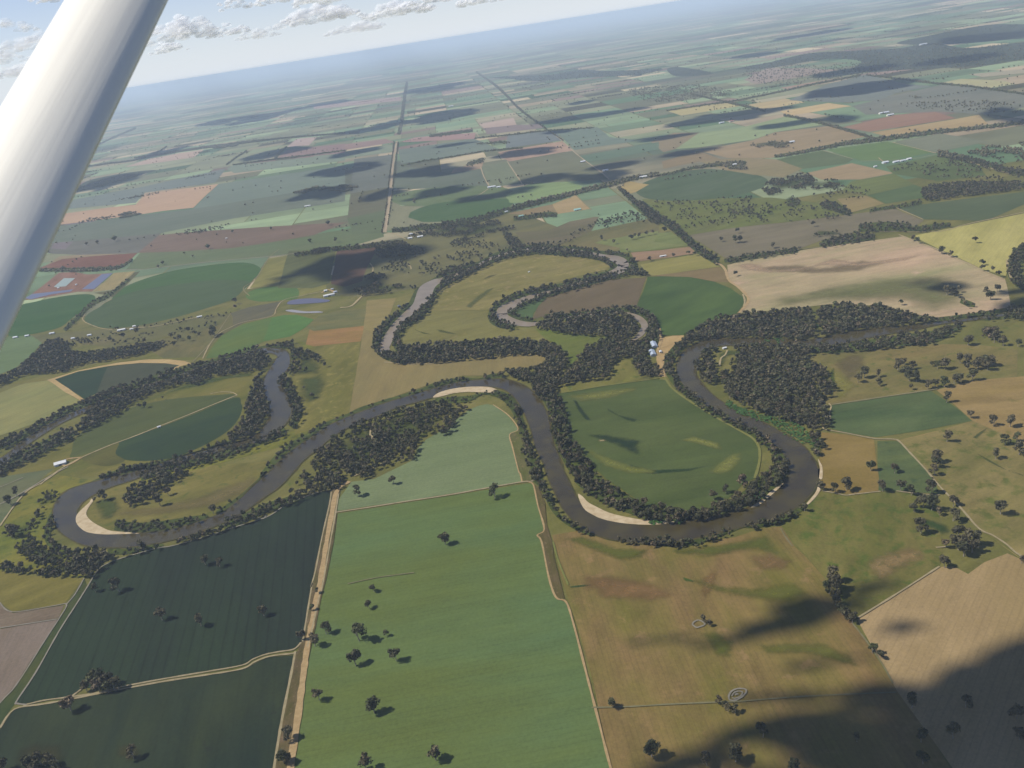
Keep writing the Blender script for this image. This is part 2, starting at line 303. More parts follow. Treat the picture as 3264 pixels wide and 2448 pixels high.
# ================================================================== TRACED FIELDS
# colour 1 / colour 2 / colour 3 (patches) as seen, bearing of the rows, spacing, strength, blotch size, patchiness, outline
FIELDS = r"""
# --- backgrounds
96,112,68/112,112,74/82,100,60 | 60 30 0 120 .2 | d 0,1070 100,1010 450,970 700,900 1050,790 1400,650 1500,690 1420,760 1300,900 900,900 300,1030
94,108,76/104,108,78/82,98,68 | 178 20 .03 90 .2 | d 560,840 1050,760 1400,640 1480,600 1500,690 1400,760 1300,880 1050,890 900,800
96,110,78/106,112,84/84,104,72 | 90 18 .03 150 .1 | d 0,900 0,780 200,740 700,700 1480,600 1400,680 700,820 300,760 100,960
110,112,68/126,120,76/96,108,58 | 70 20 0 60 .25 | g 480,80 800,0 1600,-60 1500,80 1380,170 1180,290 640,340 480,300 430,240
100,112,62/120,122,66/84,100,50 | 70 20 0 60 .25 | d 900,1700 1860,1440 1960,1390 2212,1290 2212,800 1900,780 2090,930 1960,1320 1800,1390 1400,1510 900,1640
108,112,68/96,108,60/124,122,78 | 60 20 0 80 .2 | d 0,1660 0,1500 450,1370 800,1200 1100,1050 1640,960 1700,1000 1580,1130 1560,1300 1480,1430 1000,1570 700,1640 300,1659
116,118,72/106,112,66/130,126,80 | 20 14 0 50 .25 | e 0,810 300,780 280,930 222,1250 0,1340 -120,1380 -150,1150 -110,900
104,116,62/122,120,68/84,104,54 | 70 20 0 80 .25 | g 0,190 300,20 560,60 380,160 240,320 300,440 520,470 470,600 0,560 -100,400
92,116,84/104,116,84/84,108,72 | 90 30 0 200 .15 | g -150,60 300,-10 130,130 0,300 -150,400
102,112,82/110,116,84/92,106,74 | 60 40 0 120 .15 | e 440,170 900,30 1280,-60 1700,100 1500,170 1000,280 830,380 640,440 300,500 150,480
118,114,86/106,112,80/132,124,94 | 60 40 0 120 .15 | e 1370,160 2212,-20 2212,190 1950,210
108,114,68/122,120,76/96,110,60 | 30 25 0 80 .25 | e 1520,1110 1600,1050 1870,1000 1930,900 2030,900 2070,1000 2212,1010 1900,1060 1530,1120
112,112,76/128,118,82/96,108,66 | 80 40 .02 70 .25 | f 1140,890 1250,840 1500,825 1900,800 2212,800 2500,830 2500,1020 2212,1030 1940,1095 1310,1185 1270,1180 1200,960
140,122,84/150,130,92/124,114,78 | 100 30 .04 90 .22 | f 1980,1092 2212,1030 2600,1000 2600,1659 1970,1659 1900,1590 1740,1415 2212,1290 2090,1180
122,116,78/140,128,88/108,112,70 | 60 30 0 80 .3 | f 1740,1415 1900,1380 2212,1290 2700,1500 2700,2300 2212,1960 i 2212,500 2110,410 1960,320 1760,110 1650,0 f 1900,1590
# --- near
104,119,76/101,122,84/98,112,70 | 87 9 .10 240 .05 | g 1885,240 1860,400 1820,600 1790,720 1762,870 1735,990 1702,1150 1665,1400 1640,1660 1600,1950 h 1760,1950 1655,1659 1590,1400 1520,1130 1450,860 1405,735 1350,710 1300,560 1270,400 1245,365 1285,330 1250,190 1225,80 1205,70 950,110 500,182
120,138,100/114,134,96/122,136,92 | 85 9 .10 200 .06 | e 390,1662 640,1540 660,1475 720,1410 840,1340 940,1262 1000,1215 1060,1192 1110,1182 1160,1190 1250,1260 1300,1330 1312,1352 1256,1380 1272,1455 1312,1600 1328,1659 h 1160,62 950,98 500,172 130,226 g 1882,222 1890,160 1960,62
56,72,50/50,66,48/62,78,52 | 172 17 .30 260 .05 | g 1845,108 1750,130 1600,190 1490,258 1300,320 1100,385 950,424 880,436 700,482 590,520 540,560 490,650 430,745 330,900 200,1130 95,1290 130,1312 380,1262 460,1215 700,1200 900,1165 1150,1120 1350,1085 1480,1025 1640,1000 1680,960 1700,850 1750,640 1790,430
56,68,42/64,74,42/48,60,38 | 172 17 .10 110 .18 | g 1640,1030 1490,1042 1380,1100 1150,1142 700,1217 400,1275 80,1332 0,1445 -250,1700 -250,1950 1480,1950 1520,1662 1580,1350 1632,1100
70,86,62/82,92,64/60,76,54 | 172 14 .1 40 .1 | g 470,602 490,650 430,745 330,900 200,1130 95,1290 60,1330 -20,1450 -60,1520 0,1300 90,1205 250,950 335,820 370,748
134,122,112/126,114,102/142,130,118 | 172 8 .10 60 .1 | g 0,885 320,832 250,948 88,1196 0,1295 -300,1700 -300,950
116,104,92/128,116,102/106,98,84 | 80 8 .14 60 .1 | g -100,740 0,745 72,795 356,752 326,822 0,876 -200,900
112,108,66/122,116,72/100,102,62 | 60 14 .02 60 .15 | g -120,550 0,560 200,590 470,600 362,742 70,788 0,735 -120,680
140,120,84/122,114,72/148,126,90 | 178 7 .12 90 .22 | h 1330,360 1500,332 1640,390 1800,412 2000,418 i 300,412 600,372 750,322 860,312 930,420 1010,495 1140,645 1260,852 1400,1060 1510,1240 1700,1500 2000,1950 h 1740,1950 1658,1640 1560,1180 1470,865 1425,735 1370,560 1340,400
112,112,70/122,116,76/98,108,66 | 30 30 0 70 .3 | i 860,312 930,250 1000,182 1080,115 1240,137 1420,115 1640,135 1740,172 1740,300 1760,470 1740,535 1280,828 1140,642 1010,490
170,148,112/158,138,102/162,142,96 | 42 9 .12 150 .1 | i 1282,832 1750,537 1820,535 1900,577 1990,512 2120,462 2212,502 2500,640 2500,2100 2050,2000 1700,1500 1510,1240
138,120,80/130,114,72/150,128,88 | 100 20 .03 60 .15 | f 1245,1362 1400,1378 1580,1410 1612,1659 i 1400,112 1240,133 1092,110 1080,60 f 1228,1500
86,104,74/98,112,76/78,98,72 | 100 20 .0 45 .25 | f 1602,1420 1730,1420 1800,1480 1900,1592 1962,1662 i 1740,130 1400,112 f 1612,1659
78,102,72/90,110,76/68,94,66 | 88 14 .05 90 .15 | f 1310,1190 1600,1148 1940,1096 2040,1160 2140,1230 2205,1290 1900,1350 1590,1395 1400,1365 1298,1336
90,106,70/80,98,66/108,114,72 | 88 24 .03 130 .14 | e 1530,1122 1900,1062 2212,1022 f 250,1030 300,1092 420,1180 560,1262 700,1342 800,1402 845,1462 850,1530 830,1620 812,1662 i 650,65 600,125 520,190 400,232 200,252 0,250 h 1950,235 1800,160 1650,60 1580,0 e 1770,1550 1640,1380 1600,1250 1560,1180
# --- left loop pivot
76,98,66/84,102,66/70,92,60 | 60 20 .05 120 .1 s | d 470,1525 462,1480 480,1410 560,1335 700,1262 860,1200 1040,1160 1250,1134 1400,1124 1480,1118 1512,1132 1400,1180 1200,1262 1000,1335 760,1430
56,88,62/48,80,58/64,92,62 | 62 18 .05 160 .1 s | d 760,1432 1000,1340 1250,1245 1508,1140 1545,1180 1552,1215 1520,1290 1440,1370 1300,1450 1130,1520 960,1546 800,1540 700,1500
96,102,64/88,98,62/104,108,66 | 62 18 .05 100 .1 s | d 524,1530 640,1480 760,1432 740,1500 800,1545 700,1580 600,1570
48,82,66/44,76,64/56,88,66 | 60 16 .04 150 .1 | d 352,1025 500,975 700,940 900,920 1060,922 1150,934 1080,965 850,1050 620,1112 540,1152
74,92,74/70,88,72/80,96,74 | 60 16 .04 150 .1 | d 690,945 900,920 1060,922 1150,934 1080,965 850,1050 620,1112
178,156,116/168,146,106/188,164,122 | 60 10 .1 40 .1 | d 302,1028 500,968 750,918 950,896 1080,896 1180,906 1228,922 1162,938 1110,968 1080,966 1150,934 1060,921 900,919 700,938 500,974 352,1024 540,1152 522,1164 420,1108
134,140,92/126,136,88/150,150,104 | 40 16 .06 60 .14 | d 0,1110 160,1050 306,1030 420,1108 520,1166 450,1190 300,1280 0,1385 -150,1400 -150,1150
96,132,94/92,128,90/104,136,96 | 86 14 .05 150 .1 | d 0,750 200,742 270,790 200,872 100,950 0,990 -100,990 -100,780
# --- pivots to the left
60,110,72/66,112,76/74,120,80 | 70 18 .05 160 .08 s | d 712,512 745,468 800,430 950,372 1150,320 1400,286 1560,275 1650,296 1672,332 1620,385 1560,450 1490,510 1350,560 1150,620 950,668 760,694 620,690 545,652 560,608 640,560
70,104,76/74,108,80/64,98,74 | 70 18 .05 160 .08 s | d 712,512 900,452 1150,412 1400,386 1600,398 1560,450 1490,510 1350,560 1150,620 950,668 760,694 620,690 545,652 560,608 640,560
54,104,70/60,108,74/50,98,66 | 70 18 .04 160 .1 s | d 60,748 60,690 120,560 220,528 350,500 500,480 592,482 610,512 560,562 450,640 380,692 200,735
116,124,78/128,132,84/104,116,74 | 60 20 .03 80 .2 | d 1640,380 1722,250 1840,230 2130,190 2212,190 2100,330 2092,450 1910,500 1740,430 1600,440
76,124,76/70,118,74/84,128,80 | 60 18 .04 100 .08 s | d 1575,492 1600,462 1680,436 1800,428 1905,440 1906,502 1800,518 1680,526 1605,515
92,122,88/98,124,90/86,116,84 | 86 20 .04 200 .08 | d 808,320 900,212 1150,204 1480,184 1700,152 2212,62 e 440,20 450,110 d 2212,182 1800,232 1300,276 880,322
116,104,94/108,98,88/124,110,98 | 86 14 .05 160 .08 | d 880,214 1020,100 1160,84 1500,60 1800,40 2212,18 e 280,-10 0,100 d 1700,152 1480,184 1150,204
108,84,76/116,90,80/100,80,72 | 86 14 .05 160 .06 | d 240,315 400,252 700,226 882,214 820,272 780,305 480,312
140,130,104/132,124,98/146,136,110 | 86 14 .03 160 .06 | d 300,292 380,236 500,226 850,212 700,226 400,252 250,312
104,116,96/96,110,90/112,122,98 | 86 24 .03 200 .1 | d 300,215 340,120 560,30 1040,80 1020,100 882,214 500,226
110,112,106/104,108,100/118,118,108 | 86 24 .03 200 .1 | d 330,185 420,20 620,0 500,110 420,190
134,108,98/122,98,88/146,122,108 | 172 9 .12 60 .1 | d 160,512 380,340 480,336 560,352 722,342 590,462 500,462 200,515
150,140,104/140,132,98/158,146,110 | 172 9 .12 60 .1 | d 598,462 700,372 730,342 872,330 740,446
92,104,78/100,108,82/86,98,74 | 60 20 .0 80 .1 | d 600,470 742,448 860,340 900,330 800,430 720,500 700,490
80,122,74/88,122,72/74,116,72 | 60 18 .04 120 .1 | d 1320,890 1360,820 1420,745 1560,670 1745,625 1690,780 1600,830 1430,880
70,128,74/74,126,76/66,120,70 | 60 18 .04 120 .1 | d 1745,627 1820,612 1900,610 2012,640 1960,690 1860,750 1684,782
96,104,84/102,108,86/90,98,80 | 60 18 .03 120 .1 | d 1500,690 1480,600 1600,560 1800,525 1740,618 1560,662 1420,740
102,114,78/110,116,80/94,108,72 | 100 14 .03 60 .2 | d 2040,620 2212,570 e 340,575 325,680 0,712 d 1960,690
148,116,84/138,114,78/156,124,90 | 100 14 .05 80 .15 | d 1985,705 e 0,715 325,682 300,780 0,812 d 1960,800
140,128,92/130,122,86/146,132,98 | 100 14 .05 90 .12 | e 340,520 530,502 482,620 440,660 395,740 320,700
# --- centre
134,122,88/126,118,86/142,126,90 | 4 12 .06 150 .1 | e 320,700 395,740 378,820 430,880 500,905 640,916 900,898 1000,892 1300,858 1440,858 1490,892 1440,942 1240,962 1130,1000 960,1000 800,1038 640,1092 470,1152 228,1242 280,930
126,122,84/112,116,76/140,130,92 | 75 30 .03 80 .25 | e 745,585 760,560 790,470 850,425 950,372 1060,312 1180,268 1300,246 1420,226 1520,222 1700,234 1790,250 1850,270 1900,300 1880,318 1700,362 1540,410 1300,480 1180,525 1130,580
120,120,80/110,114,74/130,124,86 | 75 30 .02 90 .2 | e 560,800 590,720 680,640 750,586 1122,584 1130,640 1200,680 1300,690 1420,700 1600,740 1500,790 1200,760 800,792 640,810
94,122,66/104,122,70/84,110,60 | 75 30 .02 60 .2 | e 1420,700 1510,702 1700,735 1890,752 1800,800 1700,880 1650,930 1610,860 1540,790 1480,760
104,96,82/98,92,78/110,100,86 | 60 14 .04 120 .1 | e 1400,640 1420,600 1440,550 1510,486 1600,458 1700,440 1900,388 2132,370 2100,460 2070,552 1900,582 1700,602 1500,612
74,112,76/70,106,72/80,118,80 | 60 14 .04 120 .1 | e 1290,600 1330,560 1420,515 1510,484 1446,548 1410,600 1400,640 1330,624
60,98,60/70,108,66/78,112,68 | 60 14 .03 120 .12 | f 62,552 100,460 130,368 260,362 400,370 560,400 660,440 745,500 745,540 700,602 520,652 440,692 370,742 230,742 170,640 80,590
176,152,112/166,142,104/184,160,120 | 60 14 .03 30 .12 | f 205,760 290,745 362,742 350,790 300,830 240,862 232,940 250,1010 205,1000 185,900
178,156,130/152,146,112/184,160,136 | 84 14 .03 260 .2 | f 640,292 800,250 1100,200 1250,176 1600,130 1770,106 1900,160 2212,298 2420,380 2460,560 2212,600 1960,632 1780,592 1650,552 1300,542 1000,577 712,602 775,540 775,500 720,440 652,400
170,164,106/160,156,98/180,172,118 | 40 14 .08 150 .15 | f 1850,100 2200,30 c 2212,1190 2400,1130 2400,1380 2212,1392 2140,1450 2110,1540 1980,1502 1640,1342 1590,1310
78,106,80/84,110,82/70,100,76 | 84 14 .04 200 .1 | c 1500,1160 1720,1130 2212,1070 2400,1040 2400,1080 2212,1140 2000,1232 1652,1224
116,112,98/110,108,92/108,116,88 | 84 14 .03 200 .15 | c 560,1450 340,1312 620,1268 900,1240 1040,1222 1490,1165 1652,1232 1560,1292 1280,1292 1080,1342 950,1392 700,1420
98,120,74/104,120,78/88,112,68 | 60 20 .02 120 .2 | c 80,1112 800,1102 1060,1130 1180,1200 1040,1222 620,1268 340,1312 190,1200
146,122,104/138,118,98/150,128,108 | 84 14 .03 80 .1 | f 20,212 220,196 430,170 462,212 290,240 120,262 60,270
112,134,86/106,128,80/118,138,90 | 84 14 .03 90 .1 | f -60,210 0,100 280,80 392,165 220,192 20,208
138,134,86/130,128,82/144,138,92 | 84 14 .03 90 .1 | f 80,290 290,245 462,220 592,302 150,362
124,110,86/118,108,82/130,116,90 | 84 14 .03 90 .1 | f 160,362 592,304 640,350 652,402 560,398 400,368
108,110,90/102,108,84/116,114,96 | 84 14 .03 150 .1 | b 1290,1490 1500,1480 1640,1420 1800,1390 1830,1390 1780,1480 1600,1560 1400,1600
112,132,84/120,136,88/106,126,80 | 84 14 .03 150 .1 | b 1850,1540 2212,1480 c 150,1350 330,1370 f 0,200 e 2000,190 1800,150
96,84,82/88,78,76/104,90,86 | 8 26 .12 90 .12 | e 110,412 150,200 250,180 420,168 345,300 310,395 200,430
86,104,74/92,110,78/78,98,70 | 60 20 .02 90 .15 | e -230,440 -160,200 140,195 100,410 -10,440
# --- middle distance right
72,106,80/80,112,86/66,100,76 | 60 18 .05 150 .1 s | c 48,1072 70,1030 200,980 400,945 550,950 720,975 785,1010 740,1052 560,1100 300,1120 120,1110
162,146,104/152,138,100/168,150,110 | 84 18 .05 150 .1 | c -60,1060 0,1010 120,1030 50,1070 20,1080
134,126,100/126,122,94/140,130,106 | 84 18 .05 250 .1 | c 400,900 640,880 840,890 980,940 870,990 700,975 550,950
82,114,80/88,118,84/76,108,76 | 84 18 .05 250 .1 | c 830,890 1090,840 1262,887 1220,912 980,942
88,132,84/82,126,80/94,136,90 | 84 18 .05 250 .1 | c 1110,836 1450,790 1700,850 1500,892 1300,896
112,130,102/118,134,106/104,124,98 | 84 18 .05 250 .1 | c 1490,790 1750,745 2012,790 1722,852
152,136,110/144,130,104/158,142,116 | 84 18 .05 250 .1 | c 1000,965 1250,910 1490,966 1300,1002 1080,1002
88,118,80/80,110,76/94,122,84 | 84 18 .05 200 .1 | c 1442,930 1730,865 1960,920 2000,980 1730,1010 1480,970
74,110,76/80,114,80/70,104,72 | 84 18 .05 200 .1 | c 1340,1090 1600,1030 1652,1050 1660,1102 1440,1137
102,126,80/96,120,78/108,130,84 | 84 18 .05 200 .1 | c 1250,1010 1490,970 1600,1030 1340,1088 1200,1060
140,128,96/134,124,92/146,132,100 | 84 18 .05 200 .1 | c 1170,1110 1332,1094 1432,1136 1250,1186
134,108,90/140,114,94/128,102,86 | 84 14 .05 250 .05 | c 1200,710 1500,640 1720,625 1832,660 1350,736
164,146,106/156,138,100/170,152,112 | 84 14 .05 250 .05 | c 1360,740 1832,664 1960,640 2010,690 1500,772
170,162,100/164,156,96/176,168,104 | 84 14 .05 250 .05 | c 226,620 572,566 642,590 300,645
182,166,108/174,158,104/188,172,112 | 84 14 .05 250 .05 | c 668,585 880,550 992,570 770,612
188,166,112/180,158,108/194,172,118 | 84 14 .05 250 .05 | c 850,622 1120,575 1252,592 900,646
130,164,110/124,156,104/136,168,116 | 84 14 .05 250 .05 | c 268,832 390,742 600,720 880,650 1132,690 820,738 700,780 400,822
146,132,104/138,126,98/152,138,110 | 84 14 .05 250 .1 | c 400,842 700,782 820,740 1150,700 1352,757 1100,812 1000,832 800,882 560,882
128,118,94/122,114,90/134,122,98 | 84 14 .05 250 .1 | c 190,902 400,842 522,890 640,882 400,902 200,942
132,124,96/124,118,92/136,128,100 | 84 14 .05 250 .1 | c 130,790 260,740 400,740 268,832 200,850
92,120,92/98,124,96/86,114,86 | 84 14 .05 250 .1 | c 900,560 1120,470 1330,415 1560,470 1700,480 1500,520 1400,560 1180,572
102,122,96/110,126,100/96,116,90 | 84 14 .05 300 .15 | c 1252,592 1500,530 1760,470 2212,520 2212,600 2000,640 1720,622 1330,640
164,170,112/156,162,106/170,176,118 | 84 14 .05 300 .05 | c 1760,460 1860,440 2100,450 2160,470 2010,492
150,130,96/144,124,92/156,136,100 | 84 14 .05 300 .05 | c 850,490 1150,440 1302,415 1260,430 900,500
152,156,118/146,150,112/158,160,122 | 84 14 .05 300 .05 | c 1900,415 2212,385 2400,370 2400,400 2212,408 1980,430
140,130,100/132,124,94/146,136,106 | 84 14 .05 300 .05 | c 650,445 780,380 960,380 1180,390 900,440 720,470
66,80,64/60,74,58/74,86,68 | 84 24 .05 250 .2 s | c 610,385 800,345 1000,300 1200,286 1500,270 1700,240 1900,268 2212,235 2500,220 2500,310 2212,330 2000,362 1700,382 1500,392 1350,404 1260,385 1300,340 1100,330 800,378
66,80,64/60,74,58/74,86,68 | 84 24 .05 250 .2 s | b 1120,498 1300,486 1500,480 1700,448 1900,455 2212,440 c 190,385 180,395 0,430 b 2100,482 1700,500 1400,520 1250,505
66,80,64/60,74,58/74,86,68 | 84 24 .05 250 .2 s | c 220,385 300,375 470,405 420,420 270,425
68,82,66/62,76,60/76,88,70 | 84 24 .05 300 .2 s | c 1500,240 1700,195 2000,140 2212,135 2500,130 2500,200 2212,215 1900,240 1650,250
86,110,84/92,114,88/80,104,80 | 84 20 .04 300 .08 | b 260,1020 505,990 490,1200 235,1240
100,112,84/94,108,80/108,118,90 | 84 20 .04 300 .08 | b 235,1240 488,1200 465,1345 215,1400
92,120,88/86,114,84/98,124,94 | 84 20 .04 300 .08 | b 215,1400 465,1345 440,1495 250,1500
86,114,88/92,118,92/80,108,84 | 84 20 .04 300 .08 | b 505,1215 545,1062 880,1112 1080,1080 1120,1192 640,1212
# --- middle distance centre
88,122,84/94,126,88/82,116,80 | 84 18 .05 200 .1 s | b 498,1282 520,1245 700,1212 950,1192 1200,1200 1300,1240 1280,1280 900,1312 700,1322 540,1312
62,108,74/68,112,78/58,102,70 | 84 18 .05 200 .08 s | b 608,1392 640,1350 800,1302 1000,1282 1240,1274 1282,1300 1200,1352 1050,1392 900,1415 700,1422
118,158,104/112,150,100/124,162,108 | 84 18 .05 200 .08 s | b 1282,1302 1250,1282 1240,1250 1380,1182 1560,1160 1680,1180 1720,1210 1500,1272
132,142,108/126,136,102/138,148,112 | 178 10 .08 200 .08 | b 452,1482 505,1222 640,1212 510,1250 498,1290 560,1320 700,1325 620,1360 606,1395 700,1425 900,1420 600,1470
160,136,112/154,130,106/166,142,116 | 178 12 .1 200 .08 | b 1212,1010 1180,975 1590,905 1662,965 1252,1036
156,138,112/150,132,106/160,142,116 | 84 12 .05 200 .08 | b 880,1112 900,1080 1090,1040 1072,1082
162,144,110/154,138,104/168,150,116 | 84 12 .05 200 .08 | b 1530,1310 1680,1250 1772,1340 1562,1372
132,120,96/126,116,92/138,126,100 | 84 12 .05 200 .08 | b 1240,1370 1530,1310 1562,1372 1400,1380
128,112,88/134,116,92/122,108,84 | 84 14 .05 300 .05 | b 0,952 460,890 520,912 0,992
150,124,104/144,118,98/156,130,108 | 84 14 .05 300 .05 | b 550,912 650,880 1040,850 1030,890 620,910
104,138,92/110,142,96/98,132,88 | 84 14 .05 300 .05 | b 0,1000 520,925 510,975 0,1040
108,124,92/102,118,88/112,128,96 | 84 14 .05 300 .08 | b 1252,1036 1662,968 1890,1150 1340,1180
112,136,100/106,130,96/118,140,104 | 172 14 .05 300 .08 | b 1080,1070 1240,1035 1335,1178 1130,1200
94,128,94/88,122,90/100,132,98 | 84 14 .05 300 .08 | b 540,960 1030,890 1200,960 560,1050
92,120,100/98,126,104/86,114,94 | 84 14 .05 300 .08 | b 1245,862 1550,835 1590,900 1230,950
90,128,98/96,132,102/84,122,92 | 84 14 .05 300 .08 | b 1550,835 1820,815 1900,880 2100,900 1670,962
82,124,94/88,128,98/78,118,90 | 84 14 .05 300 .08 | b 1700,1000 2212,910 2212,960 1760,1040
172,154,128/166,148,122/178,160,132 | 84 14 .05 300 .05 | b 1090,822 1060,795 1280,755 1300,800
118,112,96/112,108,92/124,116,100 | 84 14 .05 300 .05 | b 1110,862 1090,822 1300,800 1460,795 1480,820
152,138,116/146,132,110/158,144,120 | 84 14 .05 300 .05 | b 0,672 560,620 560,645 0,700
# --- middle distance left
180,150,110/172,142,104/186,156,116 | 84 14 .04 300 .05 | a 370,1442 395,1372 700,1330 870,1312 930,1242 1150,1212 1400,1180 1310,1262 1240,1332 1050,1352 920,1372 700,1402 540,1422
172,152,118/164,146,112/178,158,122 | 84 14 .04 300 .05 | a 800,1072 950,1020 1150,982 1310,958 1240,1010 880,1062
168,150,124/160,144,118/174,156,128 | 84 14 .04 300 .05 | a 1840,942 1900,890 2032,878 1980,932
126,110,88/120,106,84/132,116,92 | 84 14 .04 300 .05 | a 1768,1022 1842,960 2212,920 2212,982
104,140,96/98,134,92/110,144,100 | 84 14 .04 300 .05 | a 1450,1080 1500,1060 2212,985 2212,1030 1500,1110
88,122,92/94,126,96/84,118,88 | 84 14 .04 300 .05 | a 470,1280 900,1200 1450,1080 1380,1170 930,1235 870,1300 420,1340
98,132,100/92,126,96/104,136,104 | 84 14 .04 300 .05 | a 1240,1340 1400,1180 2212,1060 2212,1180 1700,1280
90,118,90/96,122,94/86,112,86 | 84 14 .04 300 .08 | a 380,1450 930,1376 1240,1340 2212,1180 2212,1290 1500,1400 1000,1500 320,1560
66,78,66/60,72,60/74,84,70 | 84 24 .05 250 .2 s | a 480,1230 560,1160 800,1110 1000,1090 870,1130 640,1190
# --- crop marks inside the big fields (soil moisture, old river scrolls)
56,80,52/52,76,50 | 60 20 .0 60 .1 soft | e 1650,1150 1690,1160 1740,1230 1790,1290 1740,1290 1690,1230
52,76,50/48,72,48 | 60 20 .0 60 .1 soft | e 1690,1370 1850,1365 2080,1400 2212,1440 f 100,1440 100,1500 e 2212,1540 2050,1520 1900,1450 1760,1400
60,84,52/56,80,50 | 60 20 .0 60 .1 soft | e 1860,1190 1960,1250 2212,1310 f 60,1290 60,1310 e 2212,1340 2000,1290 1880,1230
58,82,54/54,78,52 | 60 20 .0 60 .1 soft | f 0,1560 150,1600 400,1590 600,1560 400,1620 150,1640 0,1610
170,156,120/160,148,112 | 60 20 .0 30 .1 soft | e 1815,1420 1830,1409 1860,1408 1885,1416 1860,1426 1830,1427
96,112,72/90,106,68 | 60 20 .0 40 .2 soft | e 960,560 1030,500 1100,450 1190,420 1130,470 1060,530 1010,575
98,104,76/92,100,72 | 60 20 .0 40 .2 soft | e 1070,390 1110,360 1200,345 1160,365 1100,385
84,102,62/80,98,60 | 60 20 .0 30 .2 soft | e 640,695 680,715 780,740 700,735 645,710
86,104,64/80,98,60 | 60 20 .0 30 .2 soft | e 770,700 830,705 920,730 990,740 880,738 800,725

60,94,58/56,88,54 | 60 20 0 30 .2 soft | h 1420,648 1460,640 1550,632 1560,645 1480,655 1430,658
78,108,60/72,100,58 | 60 20 0 30 .2 soft | h 1640,636 1690,632 1700,642 1650,646
84,112,60/78,104,58 | 60 20 0 30 .2 soft | i 300,590 340,600 380,615 370,628 320,622 305,610
70,92,60/64,88,56 | 60 20 0 30 .2 soft | i 1605,250 1700,270 1800,300 1820,350 1760,370 1680,330 1620,290
150,128,92/156,134,98/130,118,84 | 60 20 0 40 .3 soft | i 1320,480 1420,440 1560,410 1680,430 1700,500 1560,570 1440,640 1360,620 1300,540
140,114,82/132,110,78 | 60 20 0 30 .3 soft | i 400,600 460,560 520,570 500,660 430,740 390,680
88,104,70/84,100,66 | 60 20 0 30 .2 soft | k 1280,1180 1440,1230 1440,1270 1560,1320 1800,1440 2000,1560 2212,1620 2212,1650 1950,1560 1750,1460 1620,1370 1600,1320 1340,1220
90,106,72/84,100,66 | 60 20 0 30 .2 soft | k 1550,1160 1640,1090 1730,1040 1780,1030 1700,1110 1620,1180
118,126,84/108,122,80 | 84 20 .0 90 .2 soft | f 800,600 900,480 1300,400 1700,340 2150,330 2300,450 2250,560 1960,640 1700,560 1300,560 1000,590
124,112,94/116,106,88 | 84 20 .0 90 .2 soft | f 700,330 900,290 1100,280 1250,300 1500,250 1700,280 1500,340 1200,360 900,340
178,154,130/168,146,122 | 84 20 .0 60 .2 soft | f 650,290 800,270 950,320 1150,300 1300,240 1500,270 1800,230 1950,210 1800,270 1500,310 1250,300 1100,340 900,350 750,330
112,104,82/104,98,76 | 60 20 .0 40 .3 soft | f 1280,920 1400,850 1550,860 1560,950 1450,1050 1350,1150 1290,1120 1350,1000
140,136,84/130,128,76 | 60 20 .0 40 .3 soft | f 1160,900 1260,900 1400,980 1500,1060 1420,1150 1310,1180 1300,1080
140,142,84/128,134,78 | 60 20 .0 30 .3 soft | f 560,1560 640,1500 740,1480 760,1540 700,1620 600,1650 480,1630
136,140,82/126,132,76 | 60 20 .0 30 .3 soft | f 300,1420 420,1380 600,1430 640,1500 560,1480 420,1440
130,136,80/122,130,76 | 60 20 .0 40 .3 soft | e 1560,1130 1750,1100 1900,1080 2100,1060 2100,1100 1900,1160 1700,1180
136,142,82/126,134,76 | 60 20 .0 30 .3 soft | e 1700,1430 1850,1500 2050,1570 2212,1600 2212,1640 2000,1640 1850,1590 1740,1500
126,116,84/118,110,78 | 60 20 .0 60 .3 soft | g 560,270 700,200 900,180 1100,130 1300,60 1450,0 1480,60 1380,140 1200,220 1000,250 800,280
84,104,54/76,96,50 | 60 20 .0 40 .3 soft | g 500,190 560,150 660,140 700,200 620,290 540,280
74,100,52/68,94,48 | 60 20 .0 40 .3 soft | d 1880,1010 2000,1000 2090,960 2120,1050 2080,1150 1950,1200 1900,1150
78,106,54/70,98,50 | 60 20 .0 40 .3 soft | d 1180,1060 1350,1010 1500,990 1640,970 1650,1010 1450,1030 1300,1070 1000,1130 900,1170
74,100,50/68,92,46 | 60 20 .0 30 .3 soft | f 560,860 640,830 800,840 760,860 660,880 620,960 680,1040 640,1080 580,960
80,104,56/74,98,52 | 60 20 .0 30 .3 soft | f 1290,1130 1290,980 1330,930 1340,1050 1320,1140
108,114,66/102,108,62 | 60 20 .0 60 .3 soft | h 1340,380 1500,350 1700,420 1900,430 1850,500 1700,520 1500,440
106,112,66/98,106,62 | 60 20 .0 60 .3 soft | i 200,430 500,400 800,340 900,500 700,460 450,500 250,480
112,114,68/104,108,62 | 60 20 .0 60 .3 soft | i 300,560 500,620 700,640 950,600 1050,700 900,760 700,740 500,700 350,640
146,122,88/140,116,84 | 60 20 .0 60 .3 soft | i 620,470 800,440 960,500 900,580 720,580
144,116,84/136,110,80 | 60 20 .0 60 .3 soft | h 1450,560 1650,560 1900,600 2100,700 1900,760 1600,740 1480,680
108,112,66/100,106,60 | 60 20 .0 60 .3 soft | i 380,900 500,880 620,950 600,1060 480,1060
114,114,70/106,108,64 | 60 20 .0 60 .3 soft | i 700,960 900,950 1100,950 1250,1020 1350,1120 1200,1100 1000,1040 760,1040
78,80,52/70,74,48 | 60 20 .0 40 .3 soft | g 60,1560 200,1500 360,1510 400,1600 300,1670 60,1670
84,84,58/76,78,52 | 60 20 .0 40 .3 soft | g 640,1540 720,1510 800,1530 810,1610 700,1640 630,1600
"""
